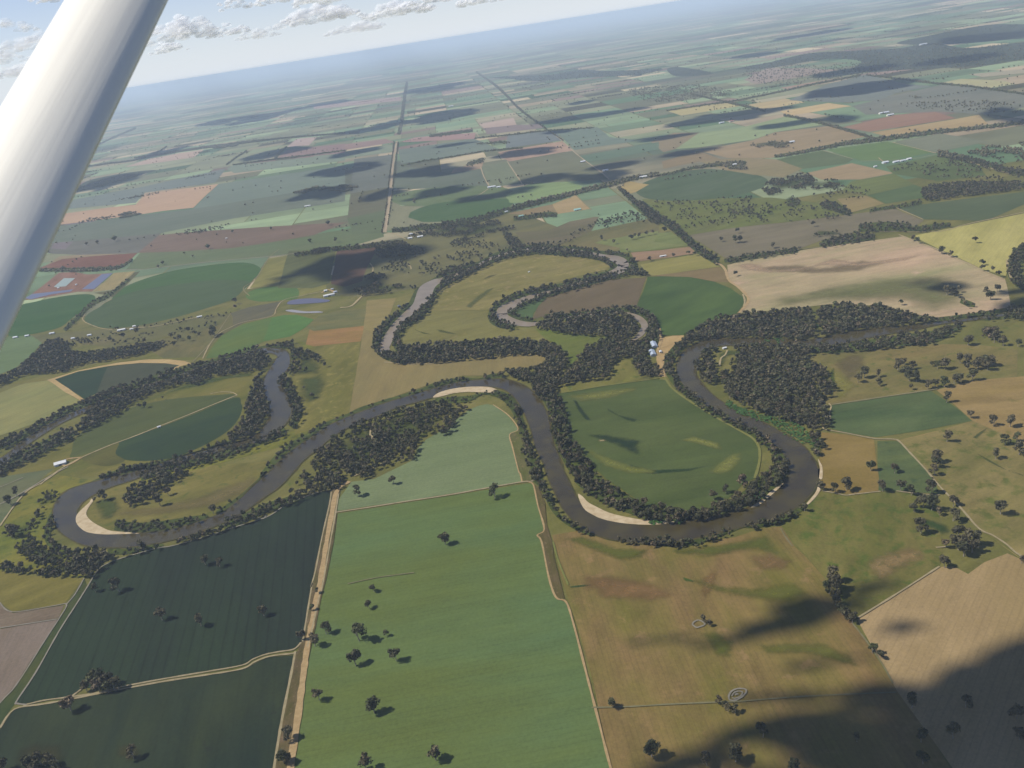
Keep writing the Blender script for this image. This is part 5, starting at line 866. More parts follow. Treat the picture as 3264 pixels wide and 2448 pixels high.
ISOLATED = r"""
h 438,42,24 | bushy gum tree in the upper green field just below the peninsula wood's tip
h 245,105,28 | gum tree at the lower left corner of the upper green field beside the bare patch
h 1002,108,36 | broad dark gum tree standing astride the track between the two light green fields
h 728,372,32 | lone gum tree in the middle of the upper part of the big light green field
h 330,648,22 | gum tree under the dark scratch lines in the big light green field
h 302,740,24 | small gum tree just below the scratch lines in the big light green field
h 60,870,34 | slender gum tree near the left edge of the light green field, beside the road junction
h 240,890,48 | broadest gum tree in the light green field, top one of the close pair column
h 398,900,18 | small bushy tree right of the broadest tree in the light green field
h 222,1035,42 | round dark gum tree below the broadest tree in the light green field
h 450,1015,36 | brownish open-crowned gum tree right of the round dark tree in the light green field
h 325,1302,40 | gum tree on a bare patch low in the light green field left of its middle
h 672,1570,38 | gum tree near the light green field's bottom edge with a fallen limb beside it
h 285,1622,42 | gum tree cut by the bottom edge of the picture in the light green field
h 20,1240,32 | gum tree on the right verge of the sandy road, halfway down the light green field
g 1745,935,36 | dark gum tree on the sandy road where the field track joins
g 1675,912,28 | pale brownish gum tree on the dark field side of the road junction
g 1592,1455,36 | dark gum tree on the bare verge near the bottom of the sandy road
g 1572,1590,34 | lowest left gum tree on the sandy road verge | 
g 1610,1592,28 | lowest right gum tree on the sandy road verge |
g 1738,755,18 | small shrub-like tree on the left verge of the sandy road, above the junction
g 1770,665,14 | little bush beside the kink of the sandy road
g 1135,492,26 | left tree of the pair near the top of the dark green field
g 1215,502,26 | right tree of the pair near the top of the dark green field
g 645,625,36 | tall dark gum tree with a bare white foot, left in the dark green field
g 522,648,22 | low dark bush at the left corner of the dark green field below the river wood
g 890,792,32 | left one of the two brown gum trees in the middle of the dark green field
g 1108,825,32 | right one of the two brown gum trees in the middle of the dark green field
g 1462,775,28 | olive gum tree at the right of the dark green field near the sandy road
g 500,1160,33 | dark tree of the dense clump on the track between the two dark fields | clump on the track between the dark fields
g 560,1135,35 | dark tree of the dense clump on the track between the two dark fields | clump on the track between the dark fields
g 610,1150,32 | dark tree of the dense clump on the track between the two dark fields | clump on the track between the dark fields
g 650,1185,26 | dark tree of the dense clump on the track between the two dark fields | clump on the track between the dark fields
g 540,1190,32 | dark tree of the dense clump on the track between the two dark fields | clump on the track between the dark fields
g 590,1200,29 | dark tree of the dense clump on the track between the two dark fields | clump on the track between the dark fields
g 470,1195,26 | dark tree of the dense clump on the track between the two dark fields | clump on the track between the dark fields
g 520,1130,24 | dark tree of the dense clump on the track between the two dark fields | clump on the track between the dark fields
g 375,1288,38 | dark gum tree on the field track left of the dense clump
g 730,1568,32 | dark gum tree alone in the lower dark field near the bottom edge
g 150,1620,32 | dark tree of the clump cut by the bottom left edge | clump at the bottom left edge
g 210,1595,32 | dark tree of the clump cut by the bottom left edge | clump at the bottom left edge
g 270,1610,32 | dark tree of the clump cut by the bottom left edge | clump at the bottom left edge
g 310,1635,27 | dark tree of the clump cut by the bottom left edge | clump at the bottom left edge
g 180,1650,32 | dark tree of the clump cut by the bottom left edge | clump at the bottom left edge
g 8,1635,28 | dark tree in the very bottom left corner
g 930,108,22 | upper small tree standing alone on the river meadow inside the left bend
g 880,155,30 | lower tree standing alone on the river meadow inside the left bend
g 568,125,28 | tree on the inner bank at the top of the sand beach in the left bend
g 1182,208,24 | brownish tree at the right end of the river meadow inside the left bend
g 525,158,14 | little tree at the water's edge above the sand beach
g 778,408,26 | round tree on the south bank of the river opposite the beach
g 55,325,34 | dark tree among scattered ones left of the river elbow
g 82,110,22 | dark tree beside the pale lanes at the left edge
g 45,155,24 | lower dark tree beside the pale lanes at the left edge
i 1140,570,42 | top dark tree of the clump on the fence line above the cloud shadow | clump on the fence line above the cloud shadow
i 1170,605,44 | dark tree of the clump on the fence line above the cloud shadow | clump on the fence line above the cloud shadow
i 1125,640,36 | dark tree of the clump on the fence line above the cloud shadow | clump on the fence line above the cloud shadow
i 1160,650,36 | dark tree of the clump on the fence line above the cloud shadow | clump on the fence line above the cloud shadow
i 1160,712,28 | tree on the fence line just below the dark clump, uppermost of the short row
i 1200,765,30 | tree on the fence line in the middle of the short row
i 1225,795,28 | tree on the fence line in the middle of the short row, next to its end
i 1255,812,28 | last tree of the short row where the tan field's corner meets the fence line
i 1368,985,26 | dark tree on the fence line in the cloud shadow, left of a close pair
i 1405,1020,20 | dark tree on the fence line in the cloud shadow, right of a close pair
i 425,825,22 | small tree beside the small ring track in the brown field
i 455,845,16 | shrub by the small ring track in the brown field
i 512,1275,22 | small tree left of the large ring track in the brown field
i 560,1315,24 | low tree below the large ring track in the brown field
i 600,1325,24 | low tree right below the large ring track in the brown field
i 540,1300,16 | low shrub between two trees under the large ring track
i 1590,1272,40 | large tree in the cloud shadow at the lower right
i 1890,1280,30 | tree in the cloud shadow right of the large one
i 2175,1330,38 | tree in the cloud shadow near the right edge
i 1820,1440,40 | tree in the cloud shadow at the bend of the shallow gully
i 1640,1470,34 | shaded tree low in the cloud shadow, left of the gully bend
i 1650,1590,34 | lowest shaded tree in the middle of the cloud shadow
i 1280,1480,26 | small shaded tree near the lower middle of the cloud shadow
i 755,1440,38 | shaded dark tree left of the middle in the cloud shadow
i 130,1540,46 | dark tree near the bottom edge just right of the green field's end
i 440,1600,38 | dark tree by the bottom edge, left of the sunlit patch
i 600,1570,44 | broad dark tree by the bottom edge, next to the sunlit patch
i 925,1645,36 | tree cut by the bottom edge below the sunlit patch
i 2190,1460,30 | shaded tree at the right edge low in the cloud shadow
h 1662,1290,26 | small gum tree on the brown field beside the light green field's long edge
i 548,98,22 | small tree on the big round green field, upper of two near its lower corner
i 480,128,26 | dark tree on the big round green field, lower of two near its lower corner
i 645,45,38 | tall tree at the edge of the big round green field by the river wood
i 1078,78,24 | tree at the tip of the sandy bank at the river's right bend
i 1160,88,26 | left tree of two on the track east of the river bend
i 1222,62,34 | broad tree right of two on the track east of the river bend
i 1425,75,30 | tree on the green patch's left edge by the farm track
i 1525,75,28 | tree in the middle of the row on the green patch
i 1585,102,26 | right tree of the row on the green patch
i 1700,80,34 | dark tree just left of the pale lane above its bend
i 1650,155,36 | left tree of the big pair in the green hollow
i 1700,170,36 | right tree of the big pair in the green hollow
i 1822,160,28 | round tree right on the pale lane
i 2085,190,36 | lone tree in the tan paddock right of the pale lane
i 1740,222,20 | small tree in the green hollow between the pair and the lane
i 1820,235,32 | tree beside the lane in the green hollow
i 1600,195,26 | tree at the left rim of the green hollow
i 1640,295,38 | tall tree at the lower left of the green hollow
i 1845,325,32 | uppermost tree of the large clump beside the pale lane
i 1850,385,40 | brown-green tree of the large clump beside the pale lane | large clump beside the pale lane
i 1905,370,40 | brown-green tree of the large clump beside the pale lane | large clump beside the pale lane
i 1950,370,36 | brown-green tree of the large clump beside the pale lane | large clump beside the pale lane
i 1880,420,40 | brown-green tree of the large clump beside the pale lane | large clump beside the pale lane
i 1925,410,34 | brown-green tree of the large clump beside the pale lane | large clump beside the pale lane
i 1778,398,22 | pale small tree left of the large clump beside the lane
i 1772,498,32 | dark tree at the top corner of the tan striped field
i 2200,490,20 | tree at the right edge where the pale lane leaves
k 215,320,62 | left upper tree of the group of four in the olive paddock
k 140,395,50 | left lower tree of the group of four in the olive paddock
k 392,340,42 | right upper tree of the group of four in the olive paddock
k 400,445,42 | right lower tree of the group of four in the olive paddock
k 640,210,70 | topmost tree of the slanting line in the olive paddock
k 705,190,40 | small tree beside the topmost one of the slanting line
k 720,300,58 | second tree of the slanting line in the olive paddock
k 780,360,60 | third tree of the slanting line in the olive paddock
k 870,370,62 | lowest tree of the slanting line in the olive paddock
k 825,232,44 | tree right of the slanting line's top in the olive paddock
k 808,505,36 | small round tree below the slanting line
k 1010,465,52 | first tree from the left in the curved row above the tan paddock
k 1105,460,46 | second tree from the left in the curved row above the tan paddock
k 1222,440,56 | third tree from the left in the curved row above the tan paddock
k 1345,410,50 | fourth tree from the left in the curved row above the tan paddock
k 1430,385,56 | fifth tree from the left in the curved row above the tan paddock
k 1570,360,58 | round tree at the right end of the curved row above the tan paddock
k 1135,225,48 | left tree of the two on the pale bare patch
k 1225,215,58 | right tree of the two on the pale bare patch
k 1058,222,28 | small bush left of the two trees on the pale bare patch
k 1420,140,56 | left tree of the upper clump in the paddock's right part
k 1500,150,56 | right tree of the upper clump in the paddock's right part
k 1640,190,60 | tree of the large clump at the right of the olive paddock | large clump at the right of the olive paddock
k 1720,170,60 | tree of the large clump at the right of the olive paddock | large clump at the right of the olive paddock
k 1800,170,56 | tree of the large clump at the right of the olive paddock | large clump at the right of the olive paddock
k 1760,225,56 | tree of the large clump at the right of the olive paddock | large clump at the right of the olive paddock
k 1610,235,48 | tree of the large clump at the right of the olive paddock | large clump at the right of the olive paddock
k 1495,250,38 | grey thin tree below the upper clump
k 1250,630,58 | brown tree above the crop rectangle's right slope
k 1550,845,44 | brown tree at the crop rectangle's right corner
k 1840,920,58 | left tree of the two in the tan paddock near the right edge
k 2045,920,64 | right tree of the two in the tan paddock near the right edge
k 1255,1120,60 | dark tree alone below the crop rectangle
k 1120,1370,68 | top tree of the tight column right of the pale lane
k 1115,1450,58 | middle tree of the tight column right of the pale lane
k 1095,1545,60 | bottom tree of the tight column right of the pale lane
k 1985,1160,54 | brown tree near the right edge above the grassy gully
k 2125,1135,48 | small bright green tree near the right edge
k 2160,1260,74 | large tree cut by the right edge above the gully
k 1865,1340,56 | tree on the grassy gully near the right edge
k 300,1490,60 | thin pale tree beside the fence line of the tan square
k 600,1520,58 | reddish gum tree in the middle of the green patch
f 690,340,16 | small tree near the upper left corner of the wide tan field
f 702,65,16 | upper small tree in the grey paddock beyond the road row
f 690,118,22 | left tree of the pair in the grey paddock
f 722,116,22 | right tree of the pair in the grey paddock
f 598,122,14 | little tree at the left of the grey paddock
f 935,158,18 | tree just above the road row at the wide tan field
f 1104,178,10 | small tree at the end of the road row
f 1755,525,16 | brown tree at the lower right of the wide tan field
f 2050,445,26 | dark tree of the clump at the wide tan field's right part | clump at the wide tan field's right part
f 2090,450,24 | dark tree of the clump at the wide tan field's right part | clump at the wide tan field's right part
f 2125,440,18 | dark tree of the clump at the wide tan field's right part | clump at the wide tan field's right part
f 2110,470,20 | dark tree of the clump at the wide tan field's right part | clump at the wide tan field's right part
f 140,246,14 | small tree on the pinkish strip left of the long white shed
f 292,222,14 | small tree on the pinkish strip right of the long white shed
f 388,208,14 | left tree of the pair at the right end of the pinkish strip
f 428,214,14 | right tree of the pair at the right end of the pinkish strip
f 22,108,16 | tree of the short row left of the avenue | short row left of the avenue
f 48,98,16 | tree of the short row left of the avenue | short row left of the avenue
f 75,94,16 | tree of the short row left of the avenue | short row left of the avenue
f 125,84,14 | tree of the short row left of the avenue | short row left of the avenue
f 160,76,14 | tree of the short row left of the avenue | short row left of the avenue
f 235,60,16 | tree of the short row left of the avenue | short row left of the avenue
e 1845,112,16 | tree alone in the pale green paddock north of the creek, left one of two
e 1925,138,14 | tree alone in the pale green paddock north of the creek, right one of two
e 2010,192,10 | tiny tree by the pinkish strip north of the creek
e 2150,248,14 | tiny tree at the yellow paddock's left corner
f 1190,22,16 | tree in the road row north of the wide tan field
j 1180,368,40 | left one of the two round trees on the pale road by the yellow field
j 1298,415,34 | right one of the two round trees on the pale road by the yellow field
j 1595,240,34 | lone tree in the yellow field
j 1692,525,32 | upper of two trees at the yellow field's bottom corner
j 1700,595,34 | lower of two trees at the yellow field's bottom corner
j 1825,610,34 | left tree of the group right of the yellow field's corner
j 1890,665,34 | right tree of the group right of the yellow field's corner
j 830,215,34 | tree at the road corner left of the yellow field
j 875,250,34 | lower tree at the road corner left of the yellow field
j 1880,840,40 | dark tree above the shaded wet ground at the right
j 1740,870,42 | upper tree of the pair at the shaded wet ground
j 1795,925,50 | lower tree of the pair at the shaded wet ground
j 1520,1490,52 | round tree on the meadow south of the right river arm
j 1780,1380,60 | tree of the thicket on the meadow near the right edge
j 1850,1440,60 | big tree of the thicket on the meadow near the right edge
j 1960,1500,50 | grey tree below the thicket near the right edge
j 2140,1520,40 | tree at the right edge of the meadow by the river arm
f 2185,760,28 | tree at the right margin south of the river arm
d 1040,1140,10 | small tree above the half-circle field in the left loop
d 930,1180,18 | bare reddish tree above the half-circle field in the left loop
d 890,1190,14 | second bare reddish tree above the half-circle field in the left loop
d 1945,1075,12 | small tree on the green flat east of the lagoon
d 1995,1120,20 | larger tree on the green flat east of the lagoon
d 1505,515,18 | tree on the edge of the large oval crop circle, upper one
d 1505,555,14 | tree below the oval crop circle's right edge
d 1360,705,26 | dark tree by the diagonal track below the oval crop circle
d 1350,725,22 | lower dark tree by the diagonal track below the oval crop circle
d 1090,740,16 | tree in the grassy paddock, left of a loose pair
d 1145,750,18 | tree in the grassy paddock, right of a loose pair
d 1245,722,14 | small tree in the grassy paddock near its right end
d 1215,755,16 | low tree in the grassy paddock's lower right
d 1200,700,16 | upper tree in the grassy paddock's middle
d 1160,695,12 | upper thin tree in the grassy paddock's middle
d 785,740,18 | dark tree below the long white shed at the crop circle
d 880,705,18 | tree right of the white tanks at the crop circle
d 705,762,14 | tree left of the long white shed's lane
d 920,770,16 | tree in the lower left of the grassy paddock
d 1110,792,14 | tree at the bottom of the grassy paddock
d 730,115,16 | tree in the pale paddock beside the strut
d 620,140,10 | tree right of a loose four near the strut
d 552,150,10 | tree in a loose four near the strut
d 1040,272,12 | small tree above the farm road
d 1012,296,10 | lower small tree above the farm road
d 1330,168,14 | tree at the lower edge of the mauve field
d 1488,72,10 | tree by the farm lane in the mauve field
d 1735,52,10 | tree at the top of the mauve field's right part
d 2100,16,14 | tree at the mauve field's upper right
d 2150,125,14 | tree in the green strip left of the avenue
d 1985,130,12 | tree in the green strip below the mauve field
g 545,1165,30 | dark tree of the dense clump on the track between the two dark fields | clump on the track between the dark fields
g 625,1185,30 | dark tree of the dense clump on the track between the two dark fields | clump on the track between the dark fields
g 580,1165,32 | dark tree of the dense clump on the track between the two dark fields | clump on the track between the dark fields
"""
trees = []        # x, y, height, crown radius, tint 0..1, source key
floor_mat = field_mat(albedo((84, 98, 54), 1700), albedo((70, 84, 50), 1700), albedo((102, 114, 62), 1700), 40, 20, 0, 1 / 30, .25)
FLOOR_C = (albedo((84, 98, 54), 1700), albedo((70, 84, 50), 1700), albedo((102, 114, 62), 1700))
def rs_sub(lo, hi, sp):
    nx = max(1, int((hi[0] - lo[0]) / sp)); ny = max(1, int((hi[1] - lo[1]) / sp)); gx, gy = np.meshgrid(np.arange(nx + 1), np.arange(ny + 1))
    return gx.ravel() * sp + lo[0] + RS.uniform(-.5, .5, gx.size) * sp, gy.ravel() * sp + lo[1] + RS.uniform(-.5, .5, gx.size) * sp
def scatter(poly, spacing, hm, key, exclude=None):
    lo, hi = poly.min(0), poly.max(0); area = 0.5 * abs(np.sum(poly[:, 0] * np.roll(poly[:, 1], 1) - poly[:, 1] * np.roll(poly[:, 0], 1)))
    n = int(min(9000, (hi - lo).prod() / spacing ** 2)) + 1
    nx = max(1, int((hi[0] - lo[0]) / spacing)); ny = max(1, int((hi[1] - lo[1]) / spacing))
    gx, gy = np.meshgrid(np.arange(nx + 1), np.arange(ny + 1)); p = np.stack([gx.ravel(), gy.ravel()], 1) * spacing + lo + RS.uniform(-.48, .48, ((nx + 1) * (ny + 1), 2)) * spacing
    p = p[inpoly(p, poly)]
    if spacing >= 12 and hm > 6:      # open woodland stands in clumps with clearings between
        fs_, th_ = (28, -.18) if math.hypot(*poly.mean(0)) < 2300 else (70, .02)
        gx, gy = rs_sub(lo, hi, spacing * .74); p = np.stack([gx, gy], 1); p = p[inpoly(p, poly)]
        p = np.array([q for q in p if noise.fractal(Vector((q[0] / fs_, q[1] / fs_ / 1.3, spacing)), 1.0, 2.0, 3) > th_]) if len(p) else p
    for q in p:
        if hm > 6 and RS.rand() < .05: continue
        h = hm * RS.uniform(.6, 1.3); trees.append((q[0], q[1], h, h * RS.uniform(.28, .46), RS.rand(), key))
Z_CROWN = 8.0
for ln in BELTS.strip().splitlines():
    ln = ln.strip()
    if not ln or ln[0] == '#': continue
    kind, par, pts = [q.strip() for q in ln.split('|')]
    pv = par.split(); spacing, hm = float(pv[0]), float(pv[1]); key = ' '.join(pv[2:]); fl = not key.startswith('open')
    P = parse(pts)
    if kind == 'B':
        Ps = smooth(P, 3); L_, R_ = ribbon_px(Ps); poly = np.vstack([L_, R_[::-1]])
        gp = gnds(poly, Z_CROWN)
        if fl and spacing < 16: ribbon('woodland_floor', gnds(L_, 3), gnds(R_, 3), Z_FLOOR, floor_mat)
        GL, GR = gnds(L_, Z_CROWN), gnds(R_, Z_CROWN)
        for i in range(len(GL) - 1):          # segment by segment, even spread
            a, b, c, d = GL[i], GL[i + 1], GR[i + 1], GR[i]
            ar = .5 * abs((c[0] - a[0]) * (d[1] - b[1]) - (c[1] - a[1]) * (d[0] - b[0])); k = ar / (spacing * 1.12) ** 2; k = int(k) + (RS.rand() < k % 1)
            for _ in range(k):
                s, t = RS.rand(2); q = (a * (1 - s) + b * s) * (1 - t) + (d * (1 - s) + c * s) * t
                h = hm * RS.uniform(.55, 1.3); trees.append((q[0], q[1], h, h * RS.uniform(.28, .46), RS.rand(), key))
    else:
        poly = P[:, :2]; poly = smooth(poly, 3, True)
        if fl: soft_patch('woodland_floor', gnds(poly, 2), Z_FLOOR + .01, FLOOR_C, (40, 20, 0, 1 / 30, .25))
        scatter(gnds(poly, Z_CROWN), spacing, hm, key)
# keep trees off the farm buildings, open water and roads
SHED_AT = [gnds(parse(w.split('|')[0]))[0] for w in SHEDS.strip().splitlines() if w.strip() and w.strip()[0] != '#']
Wp = gnds(np.vstack([L, R[::-1]])); Wq = gnds(np.vstack([L2, R2[::-1]]))
T = np.array([(t[0], t[1]) for t in trees])
def near_water(T, L, R, shrink=.80):
    mid = (L + R) / 2; hw = np.linalg.norm(L - R, axis=1) / 2 * shrink; bad = np.zeros(len(T), bool)
    for i in range(len(mid) - 1):
        a, b = mid[i], mid[i + 1]; ab = b - a; l2 = ab @ ab
        if l2 < 1e-6: continue
        t = np.clip(((T - a) @ ab) / l2, 0, 1); q = a + t[:, None] * ab; w = hw[i] + (hw[i + 1] - hw[i]) * t
        bad |= (np.linalg.norm(T - q, axis=1) < w)
    return bad
def gmid(L, R): return gnds(L), gnds(R)
hut = np.zeros(len(T), bool)
for c_ in SHED_AT: hut |= (np.abs(T[:, 0] - c_[0]) < 17) & (T[:, 1] - c_[1] < 22) & (T[:, 1] - c_[1] > -46)
wet = hut | near_water(T, *gmid(L, R)) | near_water(T, *gmid(L2, R2), .7)
trees = [t for t, w in zip(trees, wet) if not w]

# trees of the far paddocks: rows on the road grid and scattered shade trees
far = []
for (u0, v0, u1, v1) in cells:
    if v0 < 3900 or v0 > 17000: continue
    d = math.hypot((u0 + u1) / 2, v0)
    if abs((u0 + u1) / 2) > 1.0 * v0 + 500: continue
    for (p, q) in (((u0, v0), (u1, v0)), ((u0, v0), (u0, v1))):
        if random.random() < .30:
            L_ = math.hypot(q[0] - p[0], q[1] - p[1]); s = 0; gap = random.uniform(16, 38)
            a0, a1 = sorted((random.uniform(-.3, 1), random.uniform(0, 1.3)))
            while s < L_:
                s += gap * random.uniform(.5, 1.9)
                if a0 < s / L_ < a1: far.append((*grid_xy(p[0] + (q[0] - p[0]) * s / L_ + random.gauss(0, 4), p[1] + (q[1] - p[1]) * s / L_ + random.gauss(0, 4)), random.uniform(9, 16)))
    for _ in range(int(RS.poisson((u1 - u0) * (v1 - v0) / 1e6 * 9))): far.append((*grid_xy(random.uniform(u0, u1), random.uniform(v0, v1)), random.uniform(9, 16)))
    if random.random() < .035:              # a small copse
        cu, cv = random.uniform(u0, u1), random.uniform(v0, v1); ru, rv = random.uniform(60, 260), random.uniform(30, 80)
        for _ in range(int(ru * rv / 160)): far.append((*grid_xy(random.gauss(cu, ru / 2), random.gauss(cv, rv / 2)), random.uniform(9, 15)))
for (x, y, h) in far: trees.append((x, y, h, h * .42, RS.rand(), 'far'))

iso = []
for ln in ISOLATED.strip().splitlines():
    ln = ln.strip()
    if not ln or ln[0] == '#': continue
    q = ln.split('|'); t, xy = q[0].split()[:2]; x, y, r = [float(v) for v in xy.split(',')]; ox, oy, k = TILES[t]
    px, py = ox + x * k, oy + y * k; rr = float(r) * k
    dd = gnd(px, py, 0); slant = math.hypot(math.hypot(*dd), CAM_H); rad = rr * slant / F_PX
    rad = max(2.2, min(rad, 16)); h = rad * 2.5 if rad > 5 else rad * 2.9
    g = gnd(px, py, h * .58)
    iso.append((g[0], g[1], h, rad, RS.rand(), q[1].strip() if len(q) > 1 else 'tree', q[2].strip() if len(q) > 2 and q[2].strip() else None))

# ---- tree shapes
def crown_geo(rs, nblob, nq, qs, flat=False):
    """leaf clumps: small faces spread through lobes of the crown. unit tree: height 1, crown radius .38"""
    V, Fc = [], []
    lobes = []
    for i in range(nblob):
        a = rs.uniform(0, 2 * math.pi); rr = 0.24 * math.sqrt(rs.rand()) if i else 0
        z = rs.uniform(.46, .84) if i else .70; z -= .35 * rr
        lobes.append((rr * math.cos(a), rr * math.sin(a), z, rs.uniform(.105, .19)))
    for (cx, cy, cz, R_) in lobes:
        for _ in range(nq):
            v = rs.normal(size=3); v /= np.linalg.norm(v); rad = R_ * rs.uniform(.62, 1.12); v[2] = v[2] * .85
            c = np.array([cx, cy, cz]) + v * rad
            n = v + rs.normal(size=3) * .55; n /= np.linalg.norm(n); t = np.cross(n, rs.normal(size=3)); t /= np.linalg.norm(t); bb = np.cross(n, t)
            s = qs * rs.uniform(.6, 1.35); k = len(V)
            for (p, q) in ((-1, -.8), (1, -.9), (.8, 1), (-.9, .8)): V.append(c + t * p * s * .5 + bb * q * s * .5)
            Fc.append((k, k + 1, k + 2, k + 3))
    return np.array(V), np.array(Fc)
def tube(P, rad, n=6):
    V, Fc = [], []
    for i, (p, r_) in enumerate(zip(P, rad)):
        d = np.array(P[min(i + 1, len(P) - 1)]) - np.array(P[max(i - 1, 0)]); d = d / np.linalg.norm(d); t = np.cross(d, (1, .2, .1)); t /= np.linalg.norm(t); b_ = np.cross(d, t)
        for k in range(n): a = 2 * math.pi * k / n; V.append(np.array(p) + (t * math.cos(a) + b_ * math.sin(a)) * r_)
    for i in range(len(P) - 1):
        for k in range(n): Fc.append((i * n + k, i * n + (k + 1) % n, (i + 1) * n + (k + 1) % n, (i + 1) * n + k))
    return V, Fc
def trunk_geo(rs):
    V, Fc = [], []
    def add(g): k = len(V); V.extend(g[0]); Fc.extend([tuple(i + k for i in f) for f in g[1]])
    lx, ly = rs.uniform(-.05, .05, 2)
    add(tube([(0, 0, -.02), (lx * .3, ly * .3, .12), (lx, ly, .32), (lx * 1.3, ly * 1.3, .52), (lx, ly, .74)], [.030, .022, .018, .013, .006], 7))
    for i in range(5):
        a = rs.uniform(0, 6.28); r_ = rs.uniform(.12, .24); z0 = rs.uniform(.24, .44)
        add(tube([(lx, ly, z0), (lx + r_ * .5 * math.cos(a), ly + r_ * .5 * math.sin(a), z0 + .14), (lx + r_ * math.cos(a), ly + r_ * math.sin(a), z0 + .32)], [.012, .008, .004], 5))
    return np.array(V), np.array(Fc)
def leaf_mat(name, attr):
    mt, nt, b = new_mat(name); b.inputs['Roughness'].default_value = .75; b.inputs['Specular IOR Level'].default_value = .12
    if attr: src = N(nt, 'ShaderNodeAttribute', attribute_name='tint').outputs['Fac']
    else: src = N(nt, 'ShaderNodeObjectInfo').outputs['Random']
    rp_ = N(nt, 'ShaderNodeValToRGB'); e = rp_.color_ramp.elements
    e[0].position = 0; e[0].color = (.072, .078, .034, 1); e[1].position = 1; e[1].color = (.20, .148, .088, 1)
    for p, c in ((.3, (.112, .102, .054, 1)), (.6, (.155, .130, .068, 1)), (.8, (.098, .112, .042, 1))): x = e.new(p); x.color = c
    nt.links.new(src, rp_.inputs[0])
    geo = N(nt, 'ShaderNodeNewGeometry'); n = N(nt, 'ShaderNodeTexNoise'); n.inputs['Scale'].default_value = .22; n.inputs['Detail'].default_value = 3; nt.links.new(geo.outputs['Position'], n.inputs['Vector'])
    mr = N(nt, 'ShaderNodeMapRange'); mr.inputs[1].default_value = .3; mr.inputs[2].default_value = .7; mr.inputs[3].default_value = .22; mr.inputs[4].default_value = 1.0; nt.links.new(n.outputs['Fac'], mr.inputs[0])
    s = N(nt, 'ShaderNodeVectorMath', operation='SCALE'); nt.links.new(rp_.outputs[0], s.inputs[0]); nt.links.new(mr.outputs[0], s.inputs['Scale']); nt.links.new(s.outputs[0], b.inputs['Base Color'])
    return mt
LEAF_O, LEAF_A = leaf_mat('gum_leaves', False), leaf_mat('woodland_leaves', True)
BARK = noise_mat('gum_bark', (.30, .26, .21), (.17, .14, .11), .5)
def octa(rs):
    V = []; n = 6
    V.append((0, 0, .98))
    for k in range(n): a = 2 * math.pi * k / n; q = .40 * rs.uniform(.75, 1.2); V.append((q * math.cos(a), q * math.sin(a), rs.uniform(.5, .68)))
    V.append((0, 0, .18)); Fc = [(0, 1 + k, 1 + (k + 1) % n) for k in range(n)] + [(n + 1, 1 + (k + 1) % n, 1 + k) for k in range(n)]
    return np.array(V), np.array(Fc)
rsT = np.random.RandomState(11)
NV = 7
L0 = [(crown_geo(rsT, rsT.randint(7, 12), 62, .075), trunk_geo(rsT)) for _ in range(NV)]
L1 = [crown_geo(rsT, 6, 14, .15) for _ in range(12)]
L2_ = [crown_geo(rsT, 4, 8, .24) for _ in range(10)]
L3 = [octa(rsT) for _ in range(8)]

# ---- which trees are things of their own: the 300 that show largest
def seen_px(t):
    q = np.array([t[0], t[1], t[2] / 2 - CAM_H]); z = q @ AX_F
    if z < 50: return 0, 0
    x, y = CX + F_PX * (q @ AX_R) / z, CY - F_PX * (q @ AX_U) / z
    if not (-20 < x < 3284 and -20 < y < 2470): return 0, 0
    # behind the strut
    if x < (355 - .483 * y * .6777) / .6777 * 1.0 - 5 and y < 1080: return 0, 0
    return t[2] / np.linalg.norm(q) * F_PX, 1
cand = [(seen_px(t)[0], 0, t) for t in trees if t[5] != 'far'] + [(seen_px(t)[0] * 1.25 + .01, 1, t) for t in iso]
cand = [c for c in cand if c[0] > 3]
cand.sort(key=lambda c: -c[0])
single = cand[:300]; rest = [c[2] for c in cand[300:]]
chosen = set(id(c[2]) for c in single)
print('TREES total', len(trees), 'iso', len(iso), 'iso as things', sum(c[1] for c in single), 'smallest px', single[-1][0])
GROUP_LABEL = {}
for ln in r"""
dark field river trees | gum tree on the south bank of the river along the top of the dark green field
pointed row | pointed dark tree in the tight row between the river and the dark green field
river elbow wood | brownish gum tree of the thick wood at the lower left river elbow
river elbow belt | gum tree of the belt wrapped around the outer side of the left river bend
scattered elbow trees | one of the loose trees on the green flat left of the river elbow
shrubby belt | low dark tree of the dense belt on the inner bank above the dark green field
meadow clump | dark gum tree of the long clump on the meadow inside the left bend
river belt middle | gum tree of the belt between light green fields and river
river belt east | gum tree of the belt on the bank right of the big round green field
pivot bank wood | gum tree of the bank wood around the foot of the big round green field
peninsula wood | gum tree of the open wood above the light green fields
peninsula fringe | gum tree by the sandbar at the top of the river's middle bend
river belt north | gum tree of the belt along the north bank of the middle river bend
peninsula main wood | gum tree at the edge of the triangular wood inside the right river bend
inner lagoon belt | gum tree of the double belt between the half-circle field and the meadow
""".strip().splitlines():
    if '|' in ln: k_, v_ = ln.split('|'); GROUP_LABEL[k_.strip()] = v_.strip()
protos = []
for i, ((cv, cf), (tv, tf)) in enumerate(L0):
    protos.append((mesh_np('crown', cv, cf), mesh_np('trunk', tv, tf)))
    protos[-1][0].materials.append(LEAF_O); protos[-1][1].materials.append(BARK)
